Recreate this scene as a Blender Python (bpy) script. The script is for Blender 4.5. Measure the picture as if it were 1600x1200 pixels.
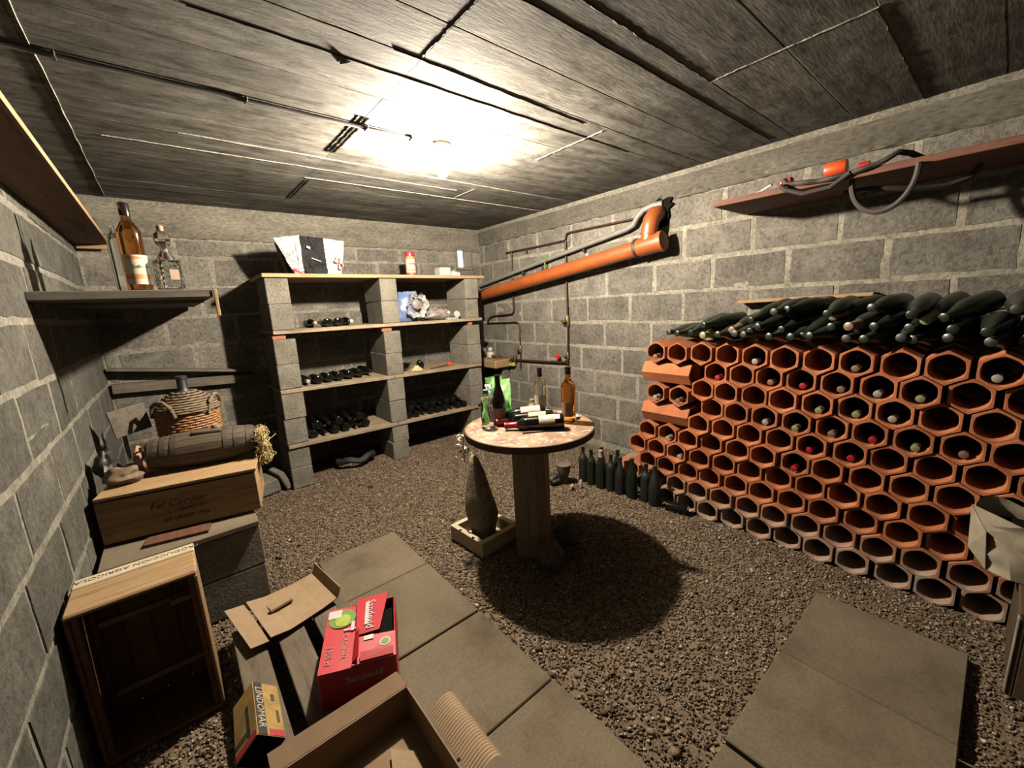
import bpy, bmesh, math, random
import numpy as np
from mathutils import Vector, Matrix, Euler, noise as mnoise

for o in list(bpy.data.objects):
    bpy.data.objects.remove(o, do_unlink=True)
S = bpy.context.scene
COL = S.collection
RND = random.Random(7)

# ------------------------------------------------------------------ camera, light, exposure
XL, XR, YB, YF, ZC = -0.43, 3.251, 4.475, -1.25, 2.441      # the room: left, right, back, front, ceiling
cd = bpy.data.cameras.new('camera'); cam = bpy.data.objects.new('camera', cd); COL.objects.link(cam)
cd.sensor_fit = 'HORIZONTAL'; cd.sensor_width = 36.0; cd.lens = 36.0 * 636.55 / 1600.0
cd.clip_start = 0.02
Rm = ((0.764552, 0.161732, 0.623942), (-0.642582, 0.115427, 0.757473), (-0.050488, 0.980061, -0.192176))
cam.matrix_world = Matrix(((Rm[0][0], Rm[0][1], -Rm[0][2], 0.0), (Rm[1][0], Rm[1][1], -Rm[1][2], 0.0),
                           (Rm[2][0], Rm[2][1], -Rm[2][2], 1.5), (0, 0, 0, 1)))
S.camera = cam
W = bpy.data.worlds.new('world'); S.world = W; W.use_nodes = True
W.node_tree.nodes['Background'].inputs[0].default_value = (0.02, 0.02, 0.02, 1)
W.node_tree.nodes['Background'].inputs[1].default_value = 0.2
S.view_settings.view_transform = 'Standard'; S.view_settings.look = 'None'
S.view_settings.gamma = 1.0; S.view_settings.use_curve_mapping = False
S.view_settings.exposure = 0.0
BULB = (1.397, 2.240, 2.297); BULB_STRENGTH = 14200.0; BULB_COLOR = (1.0, 0.865, 0.695)

# ------------------------------------------------------------------ materials
def nt(name):
    m = bpy.data.materials.new(name); m.use_nodes = True
    t = m.node_tree; b = t.nodes['Principled BSDF']
    return m, t, b
def N(t, typ, **kw):
    n = t.nodes.new(typ)
    for k, v in kw.items():
        if k in n.inputs: n.inputs[k].default_value = v
        else: setattr(n, k, v)
    return n
def c4(c): return (c[0], c[1], c[2], 1.0)
def ramp(t, fac, stops):
    r = t.nodes.new('ShaderNodeValToRGB'); e = r.color_ramp.elements
    e[0].position, e[0].color = stops[0][0], c4(stops[0][1])
    e[1].position, e[1].color = stops[-1][0], c4(stops[-1][1])
    for p, c in stops[1:-1]:
        x = e.new(p); x.color = c4(c)
    t.links.new(fac, r.inputs[0]); return r.outputs[0]
def mixc(t, fac, a, b, mode='MIX'):
    n = t.nodes.new('ShaderNodeMix'); n.data_type = 'RGBA'; n.blend_type = mode
    for s, v in ((n.inputs[0], fac), (n.inputs[6], a), (n.inputs[7], b)):
        if isinstance(v, (int, float)): s.default_value = v
        elif isinstance(v, (tuple, list)): s.default_value = c4(v)
        else: t.links.new(v, s)
    return n.outputs[2]
def coords(t, space='obj', scale=(1, 1, 1)):
    if space == 'obj': o = N(t, 'ShaderNodeTexCoord').outputs['Object']
    else: o = N(t, 'ShaderNodeNewGeometry').outputs['Position']
    mp = N(t, 'ShaderNodeMapping'); mp.inputs['Scale'].default_value = scale
    t.links.new(o, mp.inputs[0]); return mp.outputs[0]
def tex(t, co, scale, detail=4, rough=0.55, dist=0.0):
    n = N(t, 'ShaderNodeTexNoise'); n.inputs['Scale'].default_value = scale
    n.inputs['Detail'].default_value = detail; n.inputs['Roughness'].default_value = rough
    n.inputs['Distortion'].default_value = dist
    t.links.new(co, n.inputs['Vector']); return n.outputs['Fac']
def bump(t, b, h, strength, dist=0.01, prev=None):
    n = N(t, 'ShaderNodeBump'); n.inputs['Strength'].default_value = strength; n.inputs['Distance'].default_value = dist
    t.links.new(h, n.inputs['Height'])
    if prev is not None: t.links.new(prev, n.inputs['Normal'])
    t.links.new(n.outputs[0], b.inputs['Normal']); return n.outputs[0]

ALB = 0.36       # pigments scaled down by this much to cut bounced light and deepen shadows
def setcol(t, b, c): t.links.new(mixc(t, 1.0, c, (ALB, ALB, ALB), 'MULTIPLY'), b.inputs['Base Color'])
def stone_mat(name, dark, mid, light, space='pos', s1=6, s2=60, rough=0.95, bs=0.6, var=0.25, stretch=(1, 1, 1), smear=None, speck=0.85):
    m, t, b = nt(name)
    co = coords(t, space, stretch)
    a = tex(t, co, s1, 5, 0.6); g = tex(t, co, s2, 3, 0.7)
    c1 = ramp(t, a, [(0.25, dark), (0.5, mid), (0.78, light)])
    c2 = ramp(t, g, [(0.3, (0.45, 0.45, 0.45)), (0.5, (1, 1, 1)), (0.72, (1.45, 1.42, 1.35))])
    c = mixc(t, speck, c1, c2, 'MULTIPLY')
    if smear:
        q = tex(t, co, 3.3, 6, 0.72, 0.5); c = mixc(t, ramp(t, q, [(0.56, (0, 0, 0)), (0.70, (0.55, 0.55, 0.55))]), c, smear)
        q = tex(t, co, 21, 3, 0.5); c = mixc(t, ramp(t, q, [(0.70, (0, 0, 0)), (0.75, (0.7, 0.7, 0.7))]), c, smear)
    oi = N(t, 'ShaderNodeObjectInfo')
    v = ramp(t, oi.outputs['Random'], [(0, (1 - var,) * 3), (1, (1 + var, 1 + var * 0.95, 1 + var * 0.85))])
    c = mixc(t, 1.0, c, v, 'MULTIPLY')
    setcol(t, b, c); b.inputs['Roughness'].default_value = rough
    b.inputs['Specular IOR Level'].default_value = 0.2
    p = bump(t, b, g, bs, 0.006); bump(t, b, a, bs * 0.5, 0.02, p)
    return m
def wood_mat(name, dark, light, axis='x', rough=0.75, gs=9, var=0.15, knots=True, space='obj', dirt=0.0):
    m, t, b = nt(name)
    sc = {'x': (0.35, 4, 4), 'y': (4, 0.35, 4), 'z': (4, 4, 0.35)}[axis]
    co = coords(t, space, sc)
    oi = N(t, 'ShaderNodeObjectInfo')
    ad = N(t, 'ShaderNodeVectorMath', operation='ADD'); cb = N(t, 'ShaderNodeCombineXYZ')
    mu = N(t, 'ShaderNodeMath', operation='MULTIPLY'); mu.inputs[1].default_value = 37.0
    t.links.new(oi.outputs['Random'], mu.inputs[0])
    for i in range(3): t.links.new(mu.outputs[0], cb.inputs[i])
    t.links.new(co, ad.inputs[0]); t.links.new(cb.outputs[0], ad.inputs[1]); co = ad.outputs[0]
    a = tex(t, co, gs, 6, 0.65, 0.6); g = tex(t, co, gs * 5, 3, 0.6)
    mid = tuple((dark[i] + 2 * light[i]) / 3 for i in range(3))
    c = ramp(t, a, [(0.28, dark), (0.48, mid), (0.7, light)])
    c = mixc(t, 0.35, c, ramp(t, g, [(0.3, (0.5, 0.48, 0.45)), (0.65, (1.15, 1.15, 1.15))]), 'MULTIPLY')
    if knots:
        k = tex(t, co, 2.2, 2, 0.4)
        c = mixc(t, ramp(t, k, [(0.68, (0, 0, 0)), (0.76, (0.8, 0.8, 0.8))]), c, tuple(x * 0.35 for x in dark))
    if dirt:
        d = tex(t, coords(t, 'pos'), 7, 5, 0.7)
        c = mixc(t, ramp(t, d, [(0.4, (0, 0, 0)), (0.7, (dirt,) * 3)]), c, (0.03, 0.025, 0.02))
    v = ramp(t, oi.outputs['Random'], [(0, (1 - var,) * 3), (1, (1 + var,) * 3)])
    c = mixc(t, 1.0, c, v, 'MULTIPLY')
    setcol(t, b, c); b.inputs['Roughness'].default_value = rough
    b.inputs['Specular IOR Level'].default_value = 0.25
    bump(t, b, a, 0.3, 0.004)
    return m
def plain(name, col, rough=0.5, metal=0.0, noise_amt=0.15, ns=30, bs=0.1, spec=0.5, space='obj'):
    m, t, b = nt(name); co = coords(t, space)
    a = tex(t, co, ns, 4, 0.6)
    d = tuple(x * (1 - noise_amt) for x in col); l = tuple(min(1, x * (1 + noise_amt)) for x in col)
    setcol(t, b, ramp(t, a, [(0.3, d), (0.7, l)]))
    b.inputs['Roughness'].default_value = rough; b.inputs['Metallic'].default_value = metal
    b.inputs['Specular IOR Level'].default_value = spec
    if bs: bump(t, b, a, bs, 0.004)
    return m
def glass(name, col, rough=0.05, dens=1.0):
    m, t, b = nt(name)
    b.inputs['Base Color'].default_value = c4(col); b.inputs['Roughness'].default_value = rough
    b.inputs['Transmission Weight'].default_value = dens; b.inputs['IOR'].default_value = 1.48
    return m
def dusty_glass(name, col, dust, amt=0.35, rough=0.18):
    m, t, b = nt(name); co = coords(t, 'pos')
    a = tex(t, co, 9, 5, 0.65); ge = N(t, 'ShaderNodeNewGeometry')
    sp = N(t, 'ShaderNodeSeparateXYZ'); t.links.new(ge.outputs['Normal'], sp.inputs[0])
    mu = N(t, 'ShaderNodeMath', operation='MULTIPLY'); t.links.new(a, mu.inputs[0])
    mp = N(t, 'ShaderNodeMapRange'); mp.inputs[1].default_value = -0.2; mp.inputs[2].default_value = 1.0
    t.links.new(sp.outputs[2], mp.inputs[0]); t.links.new(mp.outputs[0], mu.inputs[1])
    f = ramp(t, mu.outputs[0], [(0.2, (0, 0, 0)), (0.75, (amt,) * 3)])
    setcol(t, b, mixc(t, f, col, dust))
    b.inputs['Roughness'].default_value = rough
    return m

M = {}
M['block'] = stone_mat('concrete_block', (0.15, 0.140, 0.120), (0.225, 0.21, 0.18), (0.31, 0.29, 0.25), s1=5, s2=46, bs=1.0, var=0.14, smear=(0.40, 0.375, 0.31))
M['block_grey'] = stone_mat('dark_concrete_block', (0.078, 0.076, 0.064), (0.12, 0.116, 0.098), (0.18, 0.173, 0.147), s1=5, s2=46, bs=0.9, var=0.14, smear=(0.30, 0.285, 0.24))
M['mortar'] = stone_mat('mortar', (0.26, 0.245, 0.20), (0.36, 0.34, 0.28), (0.46, 0.435, 0.365), s1=9, s2=50, bs=0.7)
M['beam'] = stone_mat('cast_concrete', (0.13, 0.12, 0.095), (0.195, 0.182, 0.147), (0.26, 0.245, 0.20), s1=3, s2=26, bs=0.35, stretch=(1, 1, 3))
M['slab'] = stone_mat('paving_concrete', (0.12, 0.094, 0.06), (0.235, 0.19, 0.128), (0.31, 0.258, 0.18), s1=2.6, s2=90, bs=0.08, var=0.1, speck=0.35)
M['ground'] = stone_mat('earth', (0.14, 0.10, 0.068), (0.23, 0.17, 0.115), (0.32, 0.24, 0.165), s1=14, s2=110, bs=1.0)
M['shelfblock'] = stone_mat('shelf_block_concrete', (0.19, 0.175, 0.145), (0.27, 0.25, 0.205), (0.34, 0.315, 0.26), s1=7, s2=90, bs=0.7, var=0.12)

# board-marked ceiling concrete: streaks run with the boards
def ceiling_mat():
    m, t, b = nt('board_marked_concrete')
    co = coords(t, 'pos', (1.0, 6, 6)); co2 = coords(t, 'pos'); co3 = coords(t, 'pos', (1, 2.2, 2.2))
    a = tex(t, co, 2.6, 7, 0.68, 0.5); f = tex(t, co, 16, 4, 0.7); st = tex(t, co2, 2.6, 6, 0.66); p = tex(t, co3, 22, 4, 0.75); bl = tex(t, co3, 6.5, 6, 0.72, 0.4)
    c = ramp(t, a, [(0.32, (0.125, 0.118, 0.102)), (0.48, (0.22, 0.211, 0.185)), (0.66, (0.32, 0.308, 0.275))])
    c = mixc(t, 0.45, c, ramp(t, f, [(0.32, (0.55, 0.54, 0.51)), (0.62, (1.2, 1.2, 1.18))]), 'MULTIPLY')
    c = mixc(t, 0.85, c, ramp(t, bl, [(0.36, (0.38, 0.37, 0.34)), (0.5, (1, 1, 1)), (0.64, (1.25, 1.24, 1.2))]), 'MULTIPLY')
    c = mixc(t, 0.8, c, ramp(t, st, [(0.32, (0.58, 0.56, 0.52)), (0.6, (1.1, 1.1, 1.1))]), 'MULTIPLY')
    c = mixc(t, ramp(t, p, [(0.64, (0, 0, 0)), (0.70, (0.8, 0.8, 0.8))]), c, (0.05, 0.043, 0.036))
    oi = N(t, 'ShaderNodeObjectInfo')
    c = mixc(t, 1.0, c, ramp(t, oi.outputs['Random'], [(0, (0.8, 0.8, 0.8)), (1, (1.15, 1.14, 1.12))]), 'MULTIPLY')
    setcol(t, b, c); b.inputs['Roughness'].default_value = 0.9
    b.inputs['Specular IOR Level'].default_value = 0.2
    q = bump(t, b, f, 0.45, 0.003); bump(t, b, bl, 0.35, 0.004, q)
    return m
M['ceil'] = ceiling_mat()

def gravel_mat():
    m, t, b = nt('gravel')
    ge = N(t, 'ShaderNodeNewGeometry')
    c = ramp(t, ge.outputs['Random Per Island'], [(0, (0.08, 0.055, 0.036)), (0.35, (0.17, 0.122, 0.08)), (0.7, (0.34, 0.252, 0.168)), (0.96, (0.58, 0.46, 0.33)), (1.0, (0.9, 0.82, 0.7))])
    setcol(t, b, c); b.inputs['Roughness'].default_value = 0.9
    b.inputs['Specular IOR Level'].default_value = 0.25
    return m
M['gravel'] = gravel_mat()

def clay_mat():
    m, t, b = nt('terracotta')
    co = coords(t, 'pos'); a = tex(t, co, 6, 4, 0.6); g = tex(t, co, 90, 3, 0.6)
    c = ramp(t, a, [(0.3, (0.50, 0.15, 0.055)), (0.5, (0.64, 0.21, 0.082)), (0.72, (0.74, 0.285, 0.125))])
    c = mixc(t, 0.4, c, ramp(t, g, [(0.3, (0.7, 0.7, 0.7)), (0.65, (1.15, 1.15, 1.15))]), 'MULTIPLY')
    oi = N(t, 'ShaderNodeObjectInfo')
    c = mixc(t, 1.0, c, ramp(t, oi.outputs['Random'], [(0, (0.8, 0.8, 0.8)), (1, (1.12, 1.12, 1.12))]), 'MULTIPLY')
    # salts drawn up from the damp ground whiten the lowest tiles in patches
    ge = N(t, 'ShaderNodeNewGeometry'); sp = N(t, 'ShaderNodeSeparateXYZ'); t.links.new(ge.outputs['Position'], sp.inputs[0])
    ht = N(t, 'ShaderNodeMapRange'); ht.inputs[1].default_value = 0.30; ht.inputs[2].default_value = 0.04
    t.links.new(sp.outputs[2], ht.inputs[0])
    mu = N(t, 'ShaderNodeMath', operation='MULTIPLY'); t.links.new(ht.outputs[0], mu.inputs[0]); t.links.new(tex(t, co, 11, 4, 0.6), mu.inputs[1])
    c = mixc(t, ramp(t, mu.outputs[0], [(0.12, (0, 0, 0)), (0.5, (0.85, 0.85, 0.85))]), c, (0.52, 0.43, 0.34))
    setcol(t, b, c); b.inputs['Roughness'].default_value = 0.85
    b.inputs['Specular IOR Level'].default_value = 0.25
    bump(t, b, g, 0.3, 0.004); return m
M['clay'] = clay_mat()

M['pine'] = wood_mat('pine_wood', (0.34, 0.19, 0.08), (0.62, 0.42, 0.22), 'x')
M['pine_y'] = wood_mat('pine_wood_along', (0.34, 0.19, 0.08), (0.62, 0.42, 0.22), 'y')
M['pine_z'] = wood_mat('pine_wood_upright', (0.28, 0.16, 0.07), (0.52, 0.34, 0.17), 'z')
M['shelfwood'] = wood_mat('shelf_board_wood', (0.30, 0.22, 0.14), (0.56, 0.45, 0.31), 'x', dirt=0.3)
M['oldwood'] = wood_mat('old_brown_wood', (0.12, 0.05, 0.022), (0.32, 0.145, 0.06), 'y', dirt=0.4)
M['redwood'] = wood_mat('reddish_plank_wood', (0.13, 0.05, 0.03), (0.30, 0.13, 0.08), 'y', dirt=0.3)
M['greywood'] = wood_mat('grey_weathered_wood', (0.10, 0.085, 0.065), (0.27, 0.23, 0.18), 'x', dirt=0.4)
M['greywood_y'] = wood_mat('grey_pallet_wood', (0.13, 0.10, 0.07), (0.30, 0.24, 0.165), 'y', dirt=0.3)
M['barrel'] = wood_mat('barrel_oak', (0.08, 0.058, 0.038), (0.20, 0.15, 0.10), 'x', dirt=0.3)
M['hoop'] = plain('rusty_hoop', (0.10, 0.075, 0.055), 0.7, 0.3, 0.4, 25, 0.3)
def table_mat():
    m, t, b = nt('worn_table_wood'); co = coords(t, 'obj'); a = tex(t, co, 9, 6, 0.7); g = tex(t, coords(t, 'obj', (1.2, 5, 5)), 12, 5, 0.65); w = tex(t, co, 26, 5, 0.75)
    c = ramp(t, a, [(0.33, (0.16, 0.075, 0.035)), (0.48, (0.36, 0.20, 0.105)), (0.66, (0.56, 0.38, 0.22))])
    c = mixc(t, 0.6, c, ramp(t, g, [(0.3, (0.55, 0.5, 0.45)), (0.65, (1.15, 1.15, 1.15))]), 'MULTIPLY')
    c = mixc(t, ramp(t, w, [(0.54, (0, 0, 0)), (0.62, (0.85, 0.85, 0.85))]), c, (0.80, 0.72, 0.58))
    setcol(t, b, c); b.inputs['Roughness'].default_value = 0.75; bump(t, b, w, 0.3, 0.003); return m
M['tabletop'] = table_mat()
M['tableedge'] = wood_mat('dark_table_rim', (0.07, 0.045, 0.025), (0.15, 0.10, 0.06), 'x', knots=False)
M['tablepost'] = wood_mat('table_post_wood', (0.24, 0.175, 0.115), (0.42, 0.325, 0.225), 'z', knots=False)
M['card'] = plain('cardboard', (0.50, 0.34, 0.19), 0.85, 0, 0.12, 12, 0.1)
M['card_d'] = plain('brown_cardboard', (0.36, 0.22, 0.11), 0.85, 0, 0.15, 12, 0.1)
M['red'] = plain('red_printed_card', (0.72, 0.012, 0.03), 0.45, 0, 0.08, 6, 0)
M['white'] = plain('white_print', (0.8, 0.78, 0.74), 0.6, 0, 0.06, 20, 0)
M['cream'] = plain('cream_paper', (0.72, 0.64, 0.46), 0.7, 0, 0.12, 25, 0)
M['orange_paper'] = plain('orange_paper', (0.72, 0.28, 0.10), 0.7, 0, 0.12, 25, 0)
def translucent(name, c1, c2, amt=0.6):
    m, t, b = nt(name); a = tex(t, coords(t, 'obj'), 16, 4, 0.6); col = ramp(t, a, [(0.35, c1), (0.62, c2)])
    t.links.new(col, b.inputs['Base Color']); b.inputs['Roughness'].default_value = 0.35; bump(t, b, a, 0.4, 0.004)
    tr = t.nodes.new('ShaderNodeBsdfTranslucent'); t.links.new(col, tr.inputs['Color'])
    mx = t.nodes.new('ShaderNodeMixShader'); mx.inputs[0].default_value = amt
    t.links.new(b.outputs[0], mx.inputs[1]); t.links.new(tr.outputs[0], mx.inputs[2]); t.links.new(mx.outputs[0], t.nodes['Material Output'].inputs['Surface'])
    return m
M['baggreen'] = translucent('green_plastic', (0.10, 0.42, 0.09), (0.55, 0.75, 0.45))
M['green_print'] = plain('green_print', (0.18, 0.36, 0.05), 0.5, 0, 0.2, 20, 0)
M['lime'] = plain('lime_print', (0.50, 0.62, 0.04), 0.5, 0, 0.25, 30, 0)
M['black'] = plain('black_void', (0.012, 0.011, 0.010), 1.0, 0, 0.2, 20, 0, 0.05)  # flat black that paints in the darkness of holes, openings and shaded faces
M['ink'] = plain('dark_ink', (0.06, 0.03, 0.015), 0.8, 0, 0.3, 60, 0)
M['inkgrey'] = plain('grey_ink', (0.12, 0.10, 0.075), 0.8, 0, 0.3, 60, 0)
M['pinkink'] = plain('pale_print', (0.75, 0.35, 0.30), 0.6, 0, 0.1, 40, 0)
M['yellowcard'] = plain('yellow_printed_card', (0.50, 0.31, 0.07), 0.7, 0, 0.3, 25, 0)
M['pipe'] = plain('orange_drain_pipe', (0.46, 0.115, 0.024), 0.42, 0, 0.18, 8, 0.03)
M['greypipe'] = plain('grey_plastic_pipe', (0.27, 0.26, 0.235), 0.6, 0, 0.15, 12, 0.05)
M['copper'] = plain('aged_copper', (0.115, 0.055, 0.035), 0.5, 0.6, 0.4, 30, 0.05)
M['brass'] = plain('dull_brass', (0.32, 0.22, 0.11), 0.5, 0.6, 0.3, 40, 0.05)
M['rubber'] = plain('black_rubber', (0.02, 0.019, 0.017), 0.6, 0, 0.2, 30, 0.05)
M['hose'] = plain('brown_hose', (0.045, 0.027, 0.018), 0.75, 0, 0.2, 30, 0.05)
M['redplastic'] = plain('red_plastic', (0.75, 0.03, 0.04), 0.4, 0, 0.1, 20, 0)
M['orangeplastic'] = plain('orange_plastic', (0.9, 0.11, 0.02), 0.4, 0, 0.1, 20, 0)
M['whiteplastic'] = plain('white_plastic', (0.66, 0.63, 0.56), 0.5, 0, 0.12, 20, 0.05)
M['bluebag'] = plain('blue_plastic_bag', (0.16, 0.24, 0.46), 0.35, 0, 0.3, 12, 0.3)
M['whitebag'] = plain('white_plastic_bag', (0.44, 0.44, 0.43), 0.45, 0, 0.25, 14, 0.6)
M['greybag'] = plain('clear_plastic_bag', (0.32, 0.28, 0.25), 0.3, 0, 0.5, 18, 0.6)
M['blackbag'] = plain('black_printed_bag', (0.012, 0.012, 0.013), 0.75, 0, 0.6, 10, 0.15, 0.15)
M['redmark'] = plain('red_bag_print', (0.62, 0.05, 0.07), 0.5, 0, 0.2, 12, 0)
M['sack'] = plain('worn_paper_sack', (0.42, 0.36, 0.26), 0.85, 0, 0.25, 10, 0.3)
M['lump'] = stone_mat('grey_green_stone', (0.26, 0.225, 0.14), (0.40, 0.355, 0.24), (0.55, 0.50, 0.36), s1=9, s2=60, bs=0.8)
M['rock'] = stone_mat('dull_rock', (0.10, 0.085, 0.065), (0.17, 0.145, 0.11), (0.24, 0.205, 0.16), s1=9, s2=60, bs=0.8)
M['palewood'] = wood_mat('pale_box_wood', (0.62, 0.48, 0.29), (0.88, 0.76, 0.54), 'x', knots=False)
M['wicker'] = plain('orange_wicker', (0.46, 0.20, 0.065), 0.7, 0, 0.3, 40, 0.1)
M['wicker_g'] = plain('dusty_wicker', (0.24, 0.165, 0.09), 0.8, 0, 0.35, 40, 0.2)
M['straw'] = plain('straw', (0.74, 0.57, 0.25), 0.8, 0, 0.25, 40, 0)
M['rag'] = plain('copper_coloured_rag', (0.42, 0.22, 0.12), 0.8, 0, 0.5, 14, 0.4)
M['brick'] = plain('brick_spacer_clay', (0.46, 0.18, 0.085), 0.9, 0, 0.25, 30, 0.3)
M['greenbottle'] = dusty_glass('dusty_green_glass', (0.008, 0.022, 0.010), (0.11, 0.105, 0.07), 0.35, 0.35)
M['blackbottle'] = dusty_glass('black_wine_glass', (0.005, 0.006, 0.005), (0.08, 0.07, 0.06), 0.06, 0.05)
M['greybottle'] = dusty_glass('dust_covered_glass', (0.012, 0.014, 0.012), (0.15, 0.135, 0.105), 0.6, 0.5)
M['clearglass'] = glass('clear_glass', (0.93, 0.95, 0.92), 0.03)
M['greenclear'] = glass('green_glass', (0.12, 0.55, 0.16), 0.05)
M['amber'] = glass('amber_liqueur', (0.62, 0.24, 0.05), 0.04)
M['rose'] = glass('orange_wine', (0.80, 0.34, 0.08), 0.04)
M['bluewindow'] = None
M['capred'] = plain('red_capsule', (0.50, 0.015, 0.035), 0.4, 0.1, 0.1, 20, 0)
M['capwhite'] = plain('white_capsule', (0.50, 0.46, 0.38), 0.45, 0.1, 0.1, 20, 0)
M['capgreen'] = plain('pale_green_capsule', (0.36, 0.36, 0.18), 0.45, 0.1, 0.1, 20, 0)
M['capblack'] = plain('black_capsule', (0.02, 0.017, 0.016), 0.18, 0.1, 0.1, 20, 0)
M['capgold'] = plain('tan_capsule', (0.32, 0.20, 0.13), 0.45, 0.2, 0.1, 20, 0)
M['cork'] = plain('cork', (0.34, 0.22, 0.12), 0.85, 0, 0.2, 40, 0.1)
M['brownlabel'] = plain('faded_brown_label', (0.42, 0.22, 0.12), 0.7, 0, 0.25, 30, 0)
M['whitepaint'] = wood_mat('peeling_white_paint', (0.10, 0.06, 0.035), (0.55, 0.5, 0.42), 'z', gs=5)

# ------------------------------------------------------------------ mesh helpers
class MB:
    def __init__(s): s.v = []; s.f = []
    def add(s, v, f, T=None):
        n = len(s.v)
        if T is not None: v = [tuple(T @ Vector(p)) for p in v]
        s.v += [tuple(p) for p in v]; s.f += [tuple(i + n for i in q) for q in f]; return s
    def box(s, c, d, T=None, ch=0.0):
        """box, edges chamfered by ch"""
        x, y, z = (q / 2 for q in d)
        if ch <= 0:
            v = [(c[0] + a * x, c[1] + b * y, c[2] + e * z) for a in (-1, 1) for b in (-1, 1) for e in (-1, 1)]
            f = [(0, 1, 3, 2), (4, 6, 7, 5), (0, 4, 5, 1), (2, 3, 7, 6), (0, 2, 6, 4), (1, 5, 7, 3)]
            return s.add(v, f, T)
        ch = min(ch, x * .9, y * .9, z * .9)
        bm = bmesh.new(); bmesh.ops.create_cube(bm, size=1)
        for p in bm.verts: p.co = Vector((p.co.x * 2 * x, p.co.y * 2 * y, p.co.z * 2 * z))
        bmesh.ops.bevel(bm, geom=bm.edges[:], offset=ch, segments=1, affect='EDGES')
        bm.verts.index_update()
        v = [(p.co.x + c[0], p.co.y + c[1], p.co.z + c[2]) for p in bm.verts]; f = [tuple(q.index for q in g.verts) for g in bm.faces]
        bm.free(); return s.add(v, f, T)
    def bar(s, p, q, w, h, ch=0.0, up=(0, 0, 1)):
        """rectangular bar from p to q"""
        p, q = Vector(p), Vector(q); d = q - p; L = d.length; x = d.normalized(); u = Vector(up)
        y = u.cross(x)
        if y.length < 1e-4: y = Vector((0, 1, 0)).cross(x)
        y.normalize(); z = x.cross(y); T = Matrix((x, y, z)).transposed().to_4x4(); T.translation = (p + q) / 2
        return s.box((0, 0, 0), (L, w, h), T, ch)
    def lathe(s, prof, seg=24, T=None, cap0=True, cap1=True, rj=None):
        v = []; f = []; n = len(prof)
        for k, (r, z) in enumerate(prof):
            for i in range(seg):
                a = 2 * math.pi * i / seg; rr = r * (rj(a, z) if rj else 1)
                v.append((rr * math.cos(a), rr * math.sin(a), z))
        for k in range(n - 1):
            for i in range(seg):
                j = (i + 1) % seg; f.append((k * seg + i, k * seg + j, (k + 1) * seg + j, (k + 1) * seg + i))
        if cap0: f.append(tuple(range(seg - 1, -1, -1)))
        if cap1: f.append(tuple((n - 1) * seg + i for i in range(seg)))
        return s.add(v, f, T)
    def tube(s, pts, r, seg=8, closed=False):
        pts = [Vector(p) for p in pts]; n = len(pts); rs = r if isinstance(r, (list, tuple)) else [r] * n
        v = []; f = []; u = None
        for k, p in enumerate(pts):
            a = pts[(k - 1) % n] if (closed or k > 0) else p; b = pts[(k + 1) % n] if (closed or k < n - 1) else p
            d = (b - a).normalized()
            if u is None:
                u = d.cross(Vector((0, 0, 1)));
                if u.length < 1e-3: u = d.cross(Vector((0, 1, 0)))
            u = (u - d * u.dot(d)).normalized(); w = d.cross(u)
            for i in range(seg):
                t = 2 * math.pi * i / seg; v.append(p + (u * math.cos(t) + w * math.sin(t)) * rs[k])
        m = n if closed else n - 1
        for k in range(m):
            for i in range(seg):
                j = (i + 1) % seg; k2 = (k + 1) % n
                f.append((k * seg + i, k * seg + j, k2 * seg + j, k2 * seg + i))
        if not closed: f += [tuple(range(seg - 1, -1, -1)), tuple((n - 1) * seg + i for i in range(seg))]
        return s.add(v, f)
    def grid(s, fn, nu, nv, closeu=False):
        v = [fn(i / (nu if closeu else nu - 1), j / (nv - 1)) for j in range(nv) for i in range(nu)]; f = []
        for j in range(nv - 1):
            for i in range(nu if closeu else nu - 1):
                i2 = (i + 1) % nu; f.append((j * nu + i, j * nu + i2, (j + 1) * nu + i2, (j + 1) * nu + i))
        return s.add(v, f)
    def mesh(s, name, mat, smooth=False, angle=None):
        me = bpy.data.meshes.new(name); me.from_pydata(s.v, [], s.f)
        me.materials.append(M[mat] if isinstance(mat, str) else mat)
        bm = bmesh.new(); bm.from_mesh(me); bmesh.ops.recalc_face_normals(bm, faces=bm.faces[:]); bm.to_mesh(me); bm.free()
        if smooth:
            me.polygons.foreach_set('use_smooth', [True] * len(me.polygons))
            me.set_sharp_from_angle(angle=math.radians(angle or 40))
        return me
    def build(s, name, mat, parent=None, smooth=False, angle=None):
        return obj(name, s.mesh(name, mat, smooth, angle), parent)
def obj(name, me, parent=None, loc=None, rot=None):
    o = bpy.data.objects.new(name, me); COL.objects.link(o)
    if parent: o.parent = parent
    if loc: o.location = loc
    if rot: o.rotation_euler = rot
    return o
def tag(o, label=None, cat=None, group=None, kind=None):
    if label: o['label'] = label
    if cat: o['category'] = cat
    if group: o['group'] = group
    if kind: o['kind'] = kind
    return o
def thing(name, label, cat, loc=(0, 0, 0), rot=(0, 0, 0), group=None):
    o = obj(name, None, None, loc, rot); o.empty_display_size = 0.05
    return tag(o, label, cat, group)
def copy_tree(o, parent=None):
    c = o.copy(); COL.objects.link(c); c.parent = parent
    for ch in list(o.children): copy_tree(ch, c)
    return c
def struct(name, mb, mat, smooth=False): return tag(mb.build(name, mat, None, smooth), kind='structure')
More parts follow.
